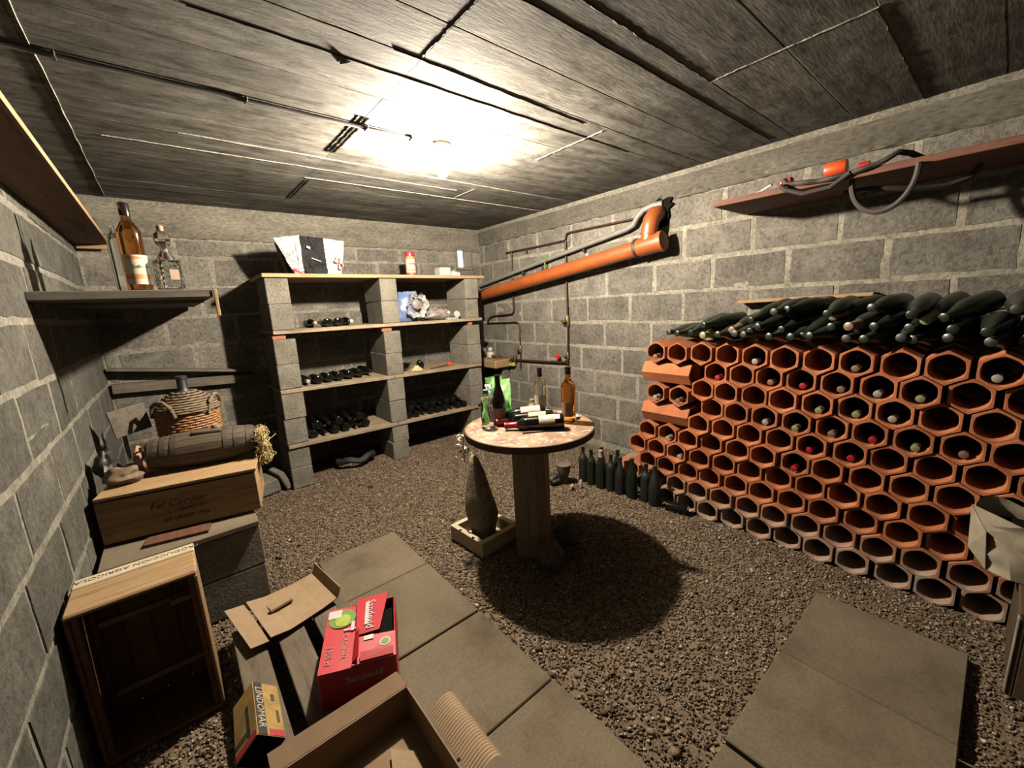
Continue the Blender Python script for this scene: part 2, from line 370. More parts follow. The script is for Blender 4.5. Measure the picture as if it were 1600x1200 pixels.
def text_mesh(s, size, mat, name, shear=0.0, extrude=0.0006):
    cu = bpy.data.curves.new('t', 'FONT'); cu.body = s; cu.size = size; cu.extrude = extrude; cu.shear = shear
    cu.align_x = 'CENTER'; cu.align_y = 'CENTER'; cu.resolution_u = 2
    o = bpy.data.objects.new('t', cu); COL.objects.link(o)
    me = bpy.data.meshes.new_from_object(o.evaluated_get(bpy.context.evaluated_depsgraph_get()))
    bpy.data.objects.remove(o); bpy.data.curves.remove(cu)
    me.name = name; me.materials.clear(); me.materials.append(M[mat]); return me
def nz(x, y, z, s=1.0): return mnoise.noise(Vector((x * s, y * s, z * s)))
def frame(o, x, y):
    """matrix with origin o, local x and y axes given"""
    x = Vector(x).normalized(); y = Vector(y); y = (y - x * y.dot(x)).normalized(); z = x.cross(y)
    T = Matrix((x, y, z)).transposed().to_4x4(); T.translation = Vector(o); return T
ORD = ['zeroth', 'first', 'second', 'third', 'fourth', 'fifth', 'sixth', 'seventh', 'eighth', 'ninth', 'tenth', 'eleventh', 'twelfth',
       'thirteenth', 'fourteenth', 'fifteenth', 'sixteenth', 'seventeenth', 'eighteenth', 'nineteenth', 'twentieth', 'twenty-first', 'twenty-second']

# ------------------------------------------------------------------ the room
# ground with loose gravel
def ground_z(x, y):
    s = min(1, max(0, (x - 2.47) / .18)) * min(1, max(0, (1.95 - y) / .3)); return -0.034 * s * s * (3 - 2 * s) + 0.010 * nz(x, y, 0, 1.6) + 0.004 * nz(x, y, 3, 7)
mb = MB(); nx, ny = 74, 116
mb.grid(lambda u, v: (XL + u * (XR - XL), YF + v * (YB - YF), ground_z(XL + u * (XR - XL), YF + v * (YB - YF)) - 0.006), nx, ny)
floor = struct('floor', mb, 'ground', True)
def gravel():
    rng = np.random.default_rng(3); n = 165000
    x = rng.uniform(XL + .03, XR - .03, n); y = rng.uniform(-0.75, YB - .03, n)
    r = rng.gamma(3.0, 0.0009, n) + 0.0024; big = rng.random(n) > 0.997; r[big] *= 2.2
    gz = np.array([ground_z(a, b) for a, b in zip(x, y)]) - 0.004
    base = np.array([(1, 0, 0), (-1, 0, 0), (0, 1, 0), (0, -1, 0), (0, 0, .75), (0, 0, -.75)], float)
    tri = np.array([(0, 2, 4), (2, 1, 4), (1, 3, 4), (3, 0, 4), (2, 0, 5), (1, 2, 5), (3, 1, 5), (0, 3, 5)])
    a = rng.uniform(0, 2 * np.pi, n); sc = rng.uniform(.65, 1.35, (n, 6, 1))
    p = base[None] * sc; p += rng.uniform(-.35, .35, p.shape)
    ca, sa = np.cos(a)[:, None], np.sin(a)[:, None]
    q = np.stack([p[..., 0] * ca - p[..., 1] * sa, p[..., 0] * sa + p[..., 1] * ca, p[..., 2]], -1) * r[:, None, None]
    q += np.stack([x, y, gz + r * .25], -1)[:, None]
    me = bpy.data.meshes.new('gravel'); me.vertices.add(n * 6); me.vertices.foreach_set('co', q.reshape(-1))
    f = (tri[None] + (np.arange(n) * 6)[:, None, None]).reshape(-1)
    me.loops.add(len(f)); me.loops.foreach_set('vertex_index', f.astype(np.int32))
    me.polygons.add(n * 8); me.polygons.foreach_set('loop_start', np.arange(0, len(f), 3, dtype=np.int32))
    me.update(calc_edges=True); me.materials.append(M['gravel'])
    tag(obj('gravel', me), 'loose brown gravel covering the cellar ground', 'gravel', kind='stuff')
gravel()

# block walls: a mortar slab with every block proud of it
ZJ = [-0.185 + 0.245 * k for k in range(10)]                  # bed joints, last one at 2.02
_blocks = {}
def block_mesh(L, H, var, mat='block'):
    key = (round(L, 2), round(H, 2), var, mat)
    if key in _blocks: return _blocks[key]
    L, H = key[0], key[1]; r = random.Random(int(L * 1000) * 7 + int(H * 1000) * 3 + var); bm = MB()
    n = max(2, int(L / 0.07)); k = 3; P = 0.004
    def edge(u, v, ins):
        x = (u - .5) * (L - 2 * ins); z = (v - .5) * (H - 2 * ins); return x, z
    j = {}
    def jit(a, b):
        if (a, b) not in j: j[(a, b)] = (r.uniform(-.0045, .0045), r.uniform(-.0045, .0045), r.uniform(-.0015, .0015))
        return j[(a, b)]
    v = []; idx = {}
    for b in range(k + 1):
        for a in range(n + 1):
            x, z = edge(a / n, b / k, 0.006); d = jit(a, b); idx[(a, b)] = len(v); v.append((x + d[0], P + d[2], z + d[1]))
    f = [(idx[(a, b)], idx[(a + 1, b)], idx[(a + 1, b + 1)], idx[(a, b + 1)]) for a in range(n) for b in range(k)]
    ring = [(a, 0) for a in range(n)] + [(n, b) for b in range(k)] + [(a, k) for a in range(n, 0, -1)] + [(0, b) for b in range(k, 0, -1)]
    o = []
    for a, b in ring:
        x, z = edge(a / n, b / k, 0.0); d = jit(a, b); o.append(len(v)); v.append((x + d[0], -0.01, z + d[1]))
    for i in range(len(ring)):
        i2 = (i + 1) % len(ring); f.append((idx[ring[i]], o[i], o[i2], idx[ring[i2]]))
    bm.add(v, f); _blocks[key] = bm.mesh('block', mat, True, 35); return _blocks[key]
def block_wall(wall, P0, U, NRM, length, joints, starts, skip=None, pitch=0.497, mat='block'):
    """blocks along direction U from P0; NRM points into the room"""
    r = random.Random(len(wall.name) * 13 + int(length * 100)); U = Vector(U); NRM = Vector(NRM)
    rz = math.atan2(NRM.y, NRM.x) - math.pi / 2
    for k in range(len(joints) - 1):
        z0, z1 = joints[k], joints[k + 1]; s = starts[k % len(starts)] - pitch
        while s < length - 0.02:
            e = s + pitch * r.uniform(.985, 1.015); a, b = max(s, 0) + r.uniform(.007, .017), min(e, length) - r.uniform(.007, .014); s = e
            if b - a < 0.05: continue
            lo = max(z0, 0.0); zc = (lo + z1) / 2; H = z1 - lo - r.uniform(.014, .024)
            if H < .05: continue
            c = Vector(P0) + U * ((a + b) / 2)
            if skip and skip((a + b) / 2, zc): continue
            o = obj('block', block_mesh(b - a, H, r.randrange(4), mat), wall, (c.x + NRM.x * r.uniform(-.0032, .001), c.y + NRM.y * r.uniform(-.0032, .001), zc + r.uniform(-.003, .003)),
                    (0, 0, rz))
def beam(wall, P0, U, NRM, length, z0, zmid, z1):
    """cast ring beam above the blocks: smooth on top, honeycombed below"""
    U, NRM, P0 = Vector(U), Vector(NRM), Vector(P0); n = int(length / 0.022); m = 20
    def fn(u, v):
        s = u * length; z = z0 + v * (z1 - z0); p = P0 + U * s
        edge = zmid + 0.03 * nz(s, 0, 5, 2.5)
        rough = (2.2 if z > edge - .085 else .9) if z < edge else 0.10
        d = 0.014 + (0.006 if z > edge else 0) + rough * (0.008 * nz(p.x + p.y, z, 1, 22) + 0.008 * nz(p.x + p.y, z, 4, 55))
        if v == 0: d = -0.01
        return tuple(p + NRM * d + Vector((0, 0, z + (0.018 * nz(s, 2, 2, 9) if v < .01 else 0))))
    b = MB(); b.grid(fn, n, m); b.build('ring_beam', 'beam', wall, True, 60)
    f = MB(); f.grid(lambda u, v: tuple(P0 + U * (u * length) + NRM * (0.020 + 0.030 * v + 0.006 * nz(u * length, 9, 9, 6)) + Vector((0, 0, z1 - 0.030 + 0.030 * v + .004 * nz(u * length, 3, 3, 12)))), n // 2, 3)
    f.build('mortar_fillet', 'mortar', wall, True)

w = MB(); w.box(((XL - .2 + XR + .2) / 2, YB + .1, ZC / 2 + .05), (XR - XL + .4, .2, ZC + .5))
wall_back = struct('wall_back', w, 'mortar')
# opening for the little window is a recess built in front of the wall plane
block_wall(wall_back, (XL, YB, 0), (1, 0, 0), (0, -1, 0), XR - XL, ZJ + [2.17], [0.30, 0.08, 0.42, 0.2],
           skip=lambda s, z: XL + s > 2.80 and 1.93 < z < 2.2)
beam(wall_back, (XL, YB, 0), (1, 0, 0), (0, -1, 0), XR - XL, 2.165, 2.24, ZC)
w = MB(); w.box((XR + .1, (YF + YB) / 2, ZC / 2 + .05), (.2, YB - YF, ZC + .5))
wall_right = struct('wall_right', w, 'mortar')
# measured head joints: courses run from the front wall
st = {}
for k, y in enumerate([0.30, 0.05, 0.33, 0.12, 0.30, 0.0, 0.20, 0.47, 0.22, 0.4]): st[k] = (y - YF) % 0.497
block_wall(wall_right, (XR, YF, 0), (0, 1, 0), (-1, 0, 0), YB - YF, ZJ + [2.262], [st[k] for k in range(10)],
           skip=lambda s, z: False)
beam(wall_right, (XR, YF, 0), (0, 1, 0), (-1, 0, 0), YB - YF, 2.245, 2.315, ZC)
w = MB(); w.box((XL - .1, (YF + YB) / 2, ZC / 2 + .05), (.2, YB - YF, ZC + .5))
wall_left = struct('wall_left', w, 'mortar')
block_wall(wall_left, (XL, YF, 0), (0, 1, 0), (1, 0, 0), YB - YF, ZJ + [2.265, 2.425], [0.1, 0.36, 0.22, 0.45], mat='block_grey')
w = MB(); w.box(((XL + XR) / 2, YF - .1, ZC / 2 + .05), (XR - XL + .4, .2, ZC + .5))
wall_front = struct('wall_front', w, 'block')

# ceiling: board marks, each board its own cast strip
w = MB(); w.box(((XL + XR) / 2, (YF + YB) / 2, ZC + .1035), (XR - XL + .4, YB - YF + .4, .2))
ceiling = struct('ceiling', w, 'ceil')
XS = [XL, -0.207, 0.912, 2.062, XR]
YS_ = [-1.25, -0.9, -0.55, -0.2, 0.12, 0.40, 0.68, 0.975, 1.085, 1.32, 1.55, 1.70, 1.92, 2.14, 2.36, 2.58, 2.80, 3.02, 3.24, 3.44, 3.66, 3.86, 4.06, 4.26, YB]
def board(x0, x1, y0, y1, dz, r):
    n = max(3, int((x1 - x0) / .06)); v = []; f = []
    for i in range(n + 1):
        x = x0 + (x1 - x0) * i / n
        a = y0 + max(-.0004, r.gauss(.0004, .0009)); b = y1 - max(-.0004, r.gauss(.0004, .0009))
        for (y, z) in ((a, ZC + .03), (a, ZC - dz + .0012), (a + .004, ZC - dz), ((a + b) / 2, ZC - dz), (b - .004, ZC - dz), (b, ZC - dz + .0012), (b, ZC + .03)):
            v.append((x, y, z))
    for i in range(n):
        for k in range(6): f.append((i * 7 + k, i * 7 + k + 1, i * 7 + 8 + k, i * 7 + 7 + k))
    f += [tuple(range(7)), tuple(n * 7 + k for k in range(6, -1, -1))]
    m = MB(); m.add(v, f); m.build('board', 'ceil', ceiling)
r = random.Random(11)
for i in range(len(XS) - 1):
    for k in range(len(YS_) - 1):
        if i == 0:
            if k % 6 == 0: board(XS[0], XS[1] - .012, YS_[k], YS_[min(k + 6, len(YS_) - 1)], 0.0, r)
            continue
        board(XS[i] + .001, XS[i + 1] - .001, YS_[k], YS_[k + 1], r.uniform(0.000, 0.0014), r)
def seam(p, q, w, dep, mat, name, n=30):
    p, q = Vector(p), Vector(q); d = (q - p); t = Vector((-d.y, d.x, 0)).normalized(); m = MB(); rr = random.Random(int(p.x * 997 + p.y * 77))
    v = []; f = []
    for i in range(n + 1):
        c = p + d * i / n; ww = w * rr.uniform(.4, 1.3); dd = dep * rr.uniform(.3, 1.4); o = t * rr.uniform(-.003, .003)
        for k, z in ((-1, 0.012), (0, -dd), (1, 0.012)): v.append(c + o + t * ww * k * .5 + Vector((0, 0, ZC - .004 + z)))
    for i in range(n):
        for k in range(2): f.append((i * 3 + k, i * 3 + k + 1, i * 3 + 4 + k, i * 3 + 3 + k))
        f.append((i * 3 + 2, i * 3, i * 3 + 3, i * 3 + 5))
    m.add(v, f); m.build(name, mat, ceiling)
# fins of cement squeezed between boards (pale) and tarry old gaps (dark)
for p, q, ww in [((2.07, 1.59, 0), (2.07, 2.14, 0), .016), ((2.05, .40, 0), (2.05, .975, 0), .014), ((2.06, .405, 0), (3.2, .40, 0), .010),
                 ((.93, 2.14, 0), (.93, 2.68, 0), .012), ((.905, 2.14, 0), (.905, 2.68, 0), .008), ((-.2, 1.2, 0), (-.2, 4.4, 0), .022),
                 ((-.1, 3.02, 0), (2.0, 3.01, 0), .006), ((.2, 2.80, 0), (3.0, 2.81, 0), .005), ((.9, 3.24, 0), (3.2, 3.24, 0), .005), ((.94, 3.3, 0), (.94, 3.86, 0), .010), ((2.1, 2.9, 0), (2.1, 3.2, 0), .010)]:
    seam(p, q, ww * .7, .0018, 'mortar', 'cement_fin')
for p, q, ww in [((.905, 1.15, 0), (.905, 1.55, 0), .034), ((.80, 1.55, 0), (1.9, 1.585, 0), .014), ((1.16, .98, 0), (2.05, .975, 0), .035),
                 ((.88, 2.14, 0), (.88, 2.68, 0), .016), ((1.0, 1.09, 0), (3.1, 1.085, 0), .010), ((.2, 1.70, 0), (2.5, 1.71, 0), .008), ((.915, 3.3, 0), (.915, 3.86, 0), .010)]:
    seam(p, q, ww, .001, 'rubber', 'dark_gap')

# little window high in the back wall
wm, t, b = nt('dusk_window_pane')
b.inputs['Base Color'].default_value = (.3, .45, .55, 1); b.inputs['Emission Color'].default_value = (.42, .68, .85, 1); b.inputs['Emission Strength'].default_value = 0.55
b.inputs['Roughness'].default_value = .3; M['bluewindow'] = wm
m = MB(); m.box((3.0, YB - .006, 2.08), (.25, .01, .25))
win = struct('window_1', m, 'mortar')
m = MB(); m.box((2.935, YB - .014, 2.085), (.085, .008, .20)); m.build('pane', 'bluewindow', win)
m = MB(); m.box((3.045, YB - .02, 2.08), (.11, .02, .19), None, .004); m.build('shutter', 'greypipe', win)  # flat grey box standing in for the side reveal of the window
m = MB()
for z in (1.965, 2.195): m.box((3.0, YB - .02, z), (.25, .024, .018))
for x in (2.885, 2.985, 3.112): m.box((x, YB - .02, 2.08), (.012, .024, .24))
m.build('window_frame', 'mortar', win)

# ------------------------------------------------------------------ lamp and ceiling cable
def bulb_mat():
    m, t, b = nt('glowing_bulb'); b.inputs['Base Color'].default_value = (.9, .85, .7, 1)
    b.inputs['Emission Color'].default_value = c4(BULB_COLOR); b.inputs['Emission Strength'].default_value = BULB_STRENGTH
    m.cycles.emission_sampling = 'FRONT_BACK' if hasattr(m, 'cycles') else None
    return m
lamp = thing('ceiling_lamp', 'bare glowing light bulb in a round ceiling holder', 'lamp', (BULB[0], BULB[1], ZC))
m = MB(); m.lathe([(.056, -.001), (.058, -.016), (.050, -.024), (.02, -.026)], 28); m.build('base_plate', 'brass', lamp, True)
m = MB(); m.lathe([(.020, -.024), (.022, -.05), (.019, -.082)], 20); m.build('socket', 'whiteplastic', lamp, True)
m = MB(); m.lathe([(.014, -.082), (.018, -.095), (.028, -.118), (.0325, -.144), (.030, -.162), (.020, -.178), (.006, -.185)], 20); m.build('bulb', bulb_mat(), lamp, True, 80)
cab = thing('ceiling_cable', 'pair of grey cables running along the ceiling to the lamp', 'cable', (0, 0, ZC))
for k, dy in enumerate((-.011, .008)):
    m = MB(); m.tube([(XL + .01 + (1.34 - XL) * i / 40, 2.232 + dy * 1.0 + .001 * math.sin(i * 1.1 + k), -.012) for i in range(41)], .006 if k else .0055, 8)
    m.build('cable', 'greypipe' if k else 'rubber', cab, True)
for x in (-.15, .42, .95, 1.2):
    m = MB(); m.box((x, 2.231, -.012), (.010, .042, .019), None, .002); m.build('clip', 'rubber', cab)
m = MB(); m.add([(.65, 1.69, ZC - .003), (.70, 1.715, ZC - .003), (.67, 1.755, ZC - .003), (.68, 1.71, ZC - .016), (.668, 1.735, ZC - .012)], [(0, 1, 2), (0, 3, 1), (1, 3, 4), (1, 4, 2), (0, 2, 4), (0, 4, 3)])
tag(m.build('cement_chip', 'rubber'), 'small dark triangular chip hanging from the ceiling boards', 'chip')

# ------------------------------------------------------------------ bottles
PROF = {
 'bordeaux': [(.030, 0), (.0365, .004), (.0375, .02), (.0375, .190), (.035, .205), (.024, .225), (.0155, .240), (.0145, .262), (.0145, .288), (.0158, .290), (.0158, .300), (.0135, .301)],
 'burgundy': [(.032, 0), (.039, .004), (.0405, .02), (.0405, .135), (.037, .165), (.028, .200), (.019, .230), (.015, .255), (.0145, .285), (.016, .287), (.016, .298), (.0135, .299)],
 'champagne': [(.033, 0), (.042, .005), (.044, .02), (.044, .14), (.040, .175), (.030, .215), (.020, .250), (.0155, .275), (.0150, .295), (.0175, .298), (.0175, .310), (.014, .312)],
 'liqueur': [(.034, 0), (.043, .005), (.0445, .02), (.0445, .235), (.042, .252), (.030, .275), (.0185, .295), (.0165, .315), (.0165, .345), (.0185, .347), (.0185, .355)],
}
def cap_prof(kind, a, extra=.0012):
    p = PROF[kind]; top = p[-1][1]
    q = [(r + extra, z) for r, z in p if z >= a]; r0 = np.interp(a, [z for _, z in p], [r for r, _ in p])
    return [(float(r0) + extra, a)] + q + [(.002, top + .0015)]
_bm = {}
def part_mesh(key, fn):
    if key not in _bm: _bm[key] = fn()
    return _bm[key]
def lathe_mesh(name, prof, mat, seg=20, cap0=True, cap1=True):
    m = MB(); m.lathe(prof, seg, None, cap0, cap1); return m.mesh(name, mat, True, 35)
def label_mesh(kind, z0, z1, frac, mat):
    """paper label wrapped round the body over a share of the turn, facing local -y"""
    r = max(r for r, z in PROF[kind]) + .0009; n = 14; m = MB()
    m.grid(lambda u, v: (r * math.sin((u - .5) * frac * 2 * math.pi), -r * math.cos((u - .5) * frac * 2 * math.pi), z0 + v * (z1 - z0)), n, 2)
    return m.mesh('label', mat, True, 60)
def bottle(label, kind='bordeaux', mat='blackbottle', cap=None, lab=None, loc=(0, 0, 0), rot=(0, 0, 0), group=None, capz=None, name='wine_bottle', cat='bottle', scale=1.0):
    t = thing(name, label, cat, loc, rot, group)
    if scale != 1.0: t.scale = (scale,) * 3
    obj('glass_body', part_mesh((kind, mat), lambda: lathe_mesh('glass_body', PROF[kind], mat)), t)
    if cap:
        a = capz or PROF[kind][-1][1] - .055
        obj('capsule', part_mesh((kind, 'cap', cap, a), lambda: lathe_mesh('capsule', cap_prof(kind, a), cap, 16, False)), t)
    if lab:
        for L in (lab if isinstance(lab, list) else [lab]):
            obj('label', part_mesh((kind,) + L, lambda: label_mesh(kind, *L)), t)
    return t
def lying(axis, spin=0.0):
    """rotation that lays a bottle along axis (neck end points that way)"""
    z = Vector(axis).normalized(); q = Vector((0, 0, 1)).rotation_difference(z)
    return (q.to_matrix() @ Matrix.Rotation(spin, 3, 'Z')).to_euler()

# ------------------------------------------------------------------ clay tile rack along the right wall
HR, HL, XF = 0.0815, 0.36, 2.653
def hex_mesh(var, R=HR, Lh=HL):
    r = random.Random(var); m = MB(); n = 30
    def outer(a): 
        d = (a % (math.pi / 3)) - math.pi / 6; return R * math.cos(math.pi / 6) / math.cos(d)
    def inner(a):
        d = (a % (math.pi / 3)) - math.pi / 6; h = math.cos(math.pi / 6) / math.cos(d); return R * .80 * (.36 * h + .64 * .93)
    v = []; k = 5
    for i in range(n):
        a = 2 * math.pi * i / n + math.pi / 2                        # point on top, axis along x
        o, q = outer(a - math.pi / 2), inner(a - math.pi / 2)
        o *= 1 - r.uniform(0, .012)
        def P(rad, x): return (x, rad * math.cos(a), rad * math.sin(a))
        v += [P(o * .985, 0), P(o, .004), P(o, Lh), P(q, Lh), P(q * .995, .006), P(q * 1.05, 0)]
    f = []
    for i in range(n):
        j = (i + 1) % n
        for c in range(6): f.append((i * 6 + c, i * 6 + (c + 1) % 6, j * 6 + (c + 1) % 6, j * 6 + c))
    m.add(v, f); return m.mesh('clay_tile', 'clay', True, 30)
HEX = [hex_mesh(k) for k in range(5)]
SMALLHEX = hex_mesh(9, HR * .98, HL)
# rows from the ground: height, first (leftmost) y, pitch
ROWS = [(0.028, 1.480, .1575), (0.149, 1.398, .1585), (0.270, 1.640, .1590), (0.391, 1.717, .1590), (0.512, 1.640, .1590),
        (0.633, 1.248, .1600), (0.754, 1.170, .1590), (0.875, 1.240, .1585), (0.996, 1.164, .1590), (1.117, 1.255, .1600)]
# which tiles hold a bottle: (row, index) -> cap colour
BOT = {}
caps_px_y = {  # row: [(y, capsule)]
 9: [(.94, 'capwhite'), (.43, 'capgold'), (-.03, 'capwhite')],
 8: [(1.162, 'capred'), (.838, 'capgold'), (.669, 'capred'), (.50, 'capgold'), (.354, 'capwhite'), (.191, 'capgreen')],
 7: [(.60, 'capgreen'), (.45, 'capgreen'), (.28, 'capwhite')],
 6: [(.85, 'capwhite'), (.68, 'capgreen'), (.53, 'capgold'), (.37, 'capred'), (.20, 'capgreen'), (.05, 'capgold')],
 5: [(.61, 'capred'), (.44, 'capred')],
 4: [(1.465, 'capwhite'), (.69, 'capred')],
 3: [(1.402, 'capwhite')]}
tile_i = 0
for k, (z, y0, pitch) in enumerate(ROWS):
    i = 0; rr = random.Random(100 + k)
    while True:
        y = y0 - pitch * i + rr.uniform(-.006, .006)
        if y < -0.42: break
        x = XF + rr.uniform(-.012, .012)
        o = obj('clay_tile', HEX[rr.randrange(5)], None, (x, y, z), (rr.randrange(6) * math.pi / 3, 0, rr.uniform(-.02, .02)))
        tag(o, f'orange hexagonal clay tile in {ORD[k + 1]} row from the ground, {ORD[i + 1]} from left', 'clay tile', 'hexagonal clay tiles of the bottle rack')
        for yy, cap in caps_px_y.get(k, []):
            if abs(yy - y) < .079:
                b = bottle(f'wine bottle inside the clay tile in {ORD[k + 1]} row from the ground, {ORD[i + 1]} from left', 'bordeaux', 'blackbottle', cap, None,
                           (x + .312 + rr.uniform(-.012, .02), y + rr.uniform(-.008, .008), z - .0185), lying((-1, rr.uniform(-.03, .03), -.045)), 'bottles inside the clay tiles')
                caps_px_y[k].remove((yy, cap)); break
        i += 1
# the stepped left end: pairs of tiles on tiles laid crosswise, and two loose ones near the ground
def side_tile(y1, z, label):
    o = obj('clay_tile', HEX[1], None, (XF - .002, y1, z), (0, 0, -math.pi / 2)); o.rotation_euler = Euler((math.pi / 6, 0, -math.pi / 2))
    # lay the tile along the wall: a flat side rests below
    tag(o, label, 'clay tile', 'hexagonal clay tiles of the bottle rack'); o.location.x = XF + .075
for n_, (y1, z) in enumerate([(1.690, 0.660), (1.690, 0.960)]):
    side_tile(y1, z, ['orange clay tile laid sideways under the lower end pair', 'orange clay tile laid sideways under the uppermost end pair'][n_])
    o = obj('clay_tile', HEX[3], None, (XF + .225, y1, z), Euler((math.pi / 6, 0, -math.pi / 2)))
    tag(o, ['orange clay tile laid sideways behind the lower crosswise tile', 'orange clay tile laid sideways behind the upper crosswise tile'][n_], 'clay tile', 'hexagonal clay tiles of the bottle rack')
for n_, (y, z, cap, lab) in enumerate([(1.575, .810, 'capwhite', 'left tile of the pair between the two crosswise tiles'), (1.400, .810, 'capgold', 'right tile of the pair between the two crosswise tiles'),
                                 (1.580, 1.110, 'capgold', 'left tile of the pair on top of the stepped rack end'), (1.420, 1.110, None, 'right tile of the pair on top of the stepped rack end')]):
    tag(obj('clay_tile', SMALLHEX, None, (XF, y, z), (0, 0, .01 * n_)), 'orange hexagonal clay tile, ' + lab, 'clay tile', 'hexagonal clay tiles of the bottle rack')
    if cap: bottle('wine bottle inside the ' + lab, 'bordeaux', 'blackbottle', cap, None, (XF + .29, y, z - .0185), lying((-1, 0, -.045)), 'bottles inside the clay tiles')
for y, z, lab in [(1.80, .150, 'leftmost orange clay tile behind the standing green bottles'), (1.64, .070, 'low orange clay tile half hidden by the standing bottles'), (1.965, .072, 'loose orange clay tile at the far end near the wall base')]:
    tag(obj('clay_tile', HEX[2], None, (XF + .03, y, z), (0, 0, .04)), lab, 'clay tile', 'hexagonal clay tiles of the bottle rack')

# green bottles heaped on top, necks to the front
rr = random.Random(5); LAYN = ['bottom', 'middle', 'upper', 'topmost']
heap = []
for lay, (ya, yb, z, xo) in enumerate([(1.400, -.36, 1.238, 0.0), (1.244, -.36, 1.322, .01), (.880, -.25, 1.404, .03)]):
    n = int((ya - yb) / .104); 
    for i in range(n):
        y = ya - .104 * i + rr.uniform(-.006, .006)
        tilt = rr.uniform(-.22, -.03) if lay else rr.uniform(-.03, .02); yaw = rr.uniform(.02, .40) if lay == 2 else rr.uniform(.10, .32)
        mt = rr.choices(['greenbottle', 'greybottle'], [3, 1])[0]; cap = rr.choices([None, 'capgreen', 'capgold'], [14, .8, .8])[0]
        x = 2.985 + xo + rr.uniform(-.05, .04)
        b = bottle(f'dusty dark green bottle in {LAYN[lay]} layer of the heap, {ORD[i + 1]} from left', 'champagne', mt, cap, None,
                   (x, y, z + .012 * (lay == 0)), lying((-1, yaw, tilt)), 'green bottles heaped on the tiles', .235, scale=1.16)
        if rr.random() < .18:
            obj('label', part_mesh(('champagne', .05, .11, .3, 'sack'), lambda: label_mesh('champagne', .05, .11, .3, 'sack')), b).rotation_euler = (0, 0, rr.uniform(0, 6.28))
# standing empties at the left end of the rack
for n_, (x, y, mt, kind, lab) in enumerate([
    (2.545, 1.505, 'greybottle', 'champagne', 'nearest, at the right end of the row'), (2.565, 1.592, 'greybottle', 'bordeaux', 'second from the rack'),
    (2.530, 1.690, 'greenbottle', 'champagne', 'third from the rack, greenest'), (2.515, 1.785, 'greybottle', 'burgundy', 'fourth from the rack'),
    (2.510, 1.870, 'greybottle', 'bordeaux', 'fifth from the rack'), (2.500, 1.960, 'greenbottle', 'champagne', 'sixth from the rack'),
    (2.490, 2.050, 'greenbottle', 'bordeaux', 'seventh from the rack'), (2.590, 2.02, 'greenbottle', 'burgundy', 'second rank, far end'), (2.600, 1.870, 'greenbottle', 'champagne', 'second rank, middle'), (2.500, 2.145, 'greybottle', 'bordeaux', 'farthest, by the table')]):
    bottle('dark bottle standing on gravel by the tiles, ' + lab, kind, mt, 'capwhite' if n_ == 5 else None, None, (x, y, ground_z(x, y) + .002), (0, 0, 0), 'bottles standing on the gravel')
m = MB(); m.lathe([(.036, 0), (.041, .004), (.042, .02), (.042, .14), (.04, .15)], 20)
o = m.build('wine_bottle', 'blackbottle', None, True); tag(o, 'black bottle bottom lying in front of the lowest clay tiles', 'bottle'); o.location = (2.56, 1.42, .008); o.rotation_euler = lying((.25, -1, 0))

# ------------------------------------------------------------------ right wall: thin ledge, high plank, pipes
m = MB(); m.bar((3.195, .50, 1.452), (3.195, 1.24, 1.432), .09, .022, .003); tag(m.build('ledge_board', 'pine_y'), 'thin pale wooden ledge on the block wall above the bottle heap', 'shelf board')
pl = thing('wall_plank', 'long reddish-brown plank shelf high on the right wall', 'shelf', (0, 0, 0))
m = MB(); m.box((2.995, .05, 2.050), (.48, 2.42, .034), None, .003); m.build('plank', 'redwood', pl)
def coil(cx, y, cz, ry, rz, a0, a1, n=30, x=0.0): return [(cx + x * i / n, y + ry * math.cos(a0 + (a1 - a0) * i / n), cz + rz * math.sin(a0 + (a1 - a0) * i / n)) for i in range(n + 1)]
hs = thing('garden_hose', 'dark brown hose looped over and under the high right plank', 'hose')
m = MB(); m.tube([(2.76, .88, 2.10)] + [(2.745 + .006 * math.sin(i), .86 - .019 * i, 2.075 - .022 * math.sin(i / 20 * math.pi)) for i in range(0, 21)] + [(2.75, .45, 2.085), (2.76, .41, 2.11), (2.80, .37, 2.10), (2.9, .33, 2.08)], .013, 8); m.build('hose_on_plank', 'hose', hs, True)
m = MB(); m.tube(coil(2.74, .455, 2.03, .125, .175, math.pi * .98, 2.06 * math.pi, 30, .06), .013, 8); m.build('hose_loop', 'hose', hs, True)
m = MB(); m.tube([(2.84, .62, 1.99), (2.86, .52, 1.985), (2.9, .42, 1.97), (2.95, .33, 1.955), (3.0, .25, 1.955), (3.03, .18, 1.98), (3.04, .15, 2.03)], .014, 8); m.build('hose_tail', 'hose', hs, True)
m = MB(); m.tube([(2.72, .88, 2.066), (2.725, .86, 2.045), (2.735, .78, 2.005), (2.745, .66, 2.01), (2.74, .58, 2.06)], .012, 8); m.build('hose_end', 'hose', hs, True)
m = MB(); m.lathe([(.020, 0), (.022, .01), (.022, .05), (.012, .06)], 14, frame((2.775, .895, 2.09), (1, 0, 0), (0, 0, 1))); tag(m.build('hose_connector', 'redplastic', None, True), 'small pink-red hose connector at the left on the high plank', 'connector')
m = MB(); m.lathe([(.034, 0), (.036, .004), (.036, .085), (.034, .09)], 20, frame((2.79, .605, 2.104), (0, 0, 1), (1, 0, 0))); tag(m.build('orange_roll', 'orangeplastic', None, True), 'bright orange cylinder lying on the high right plank', 'plastic roll')
m = MB(); m.lathe([(.018, 0), (.02, .006), (.02, .045), (.012, .05)], 14, frame((2.80, .515, 2.09), (0, 0, 1), (1, 0, 0))); tag(m.build('hose_connector', 'redplastic', None, True), 'small red fitting right of the orange roll on the plank', 'connector')
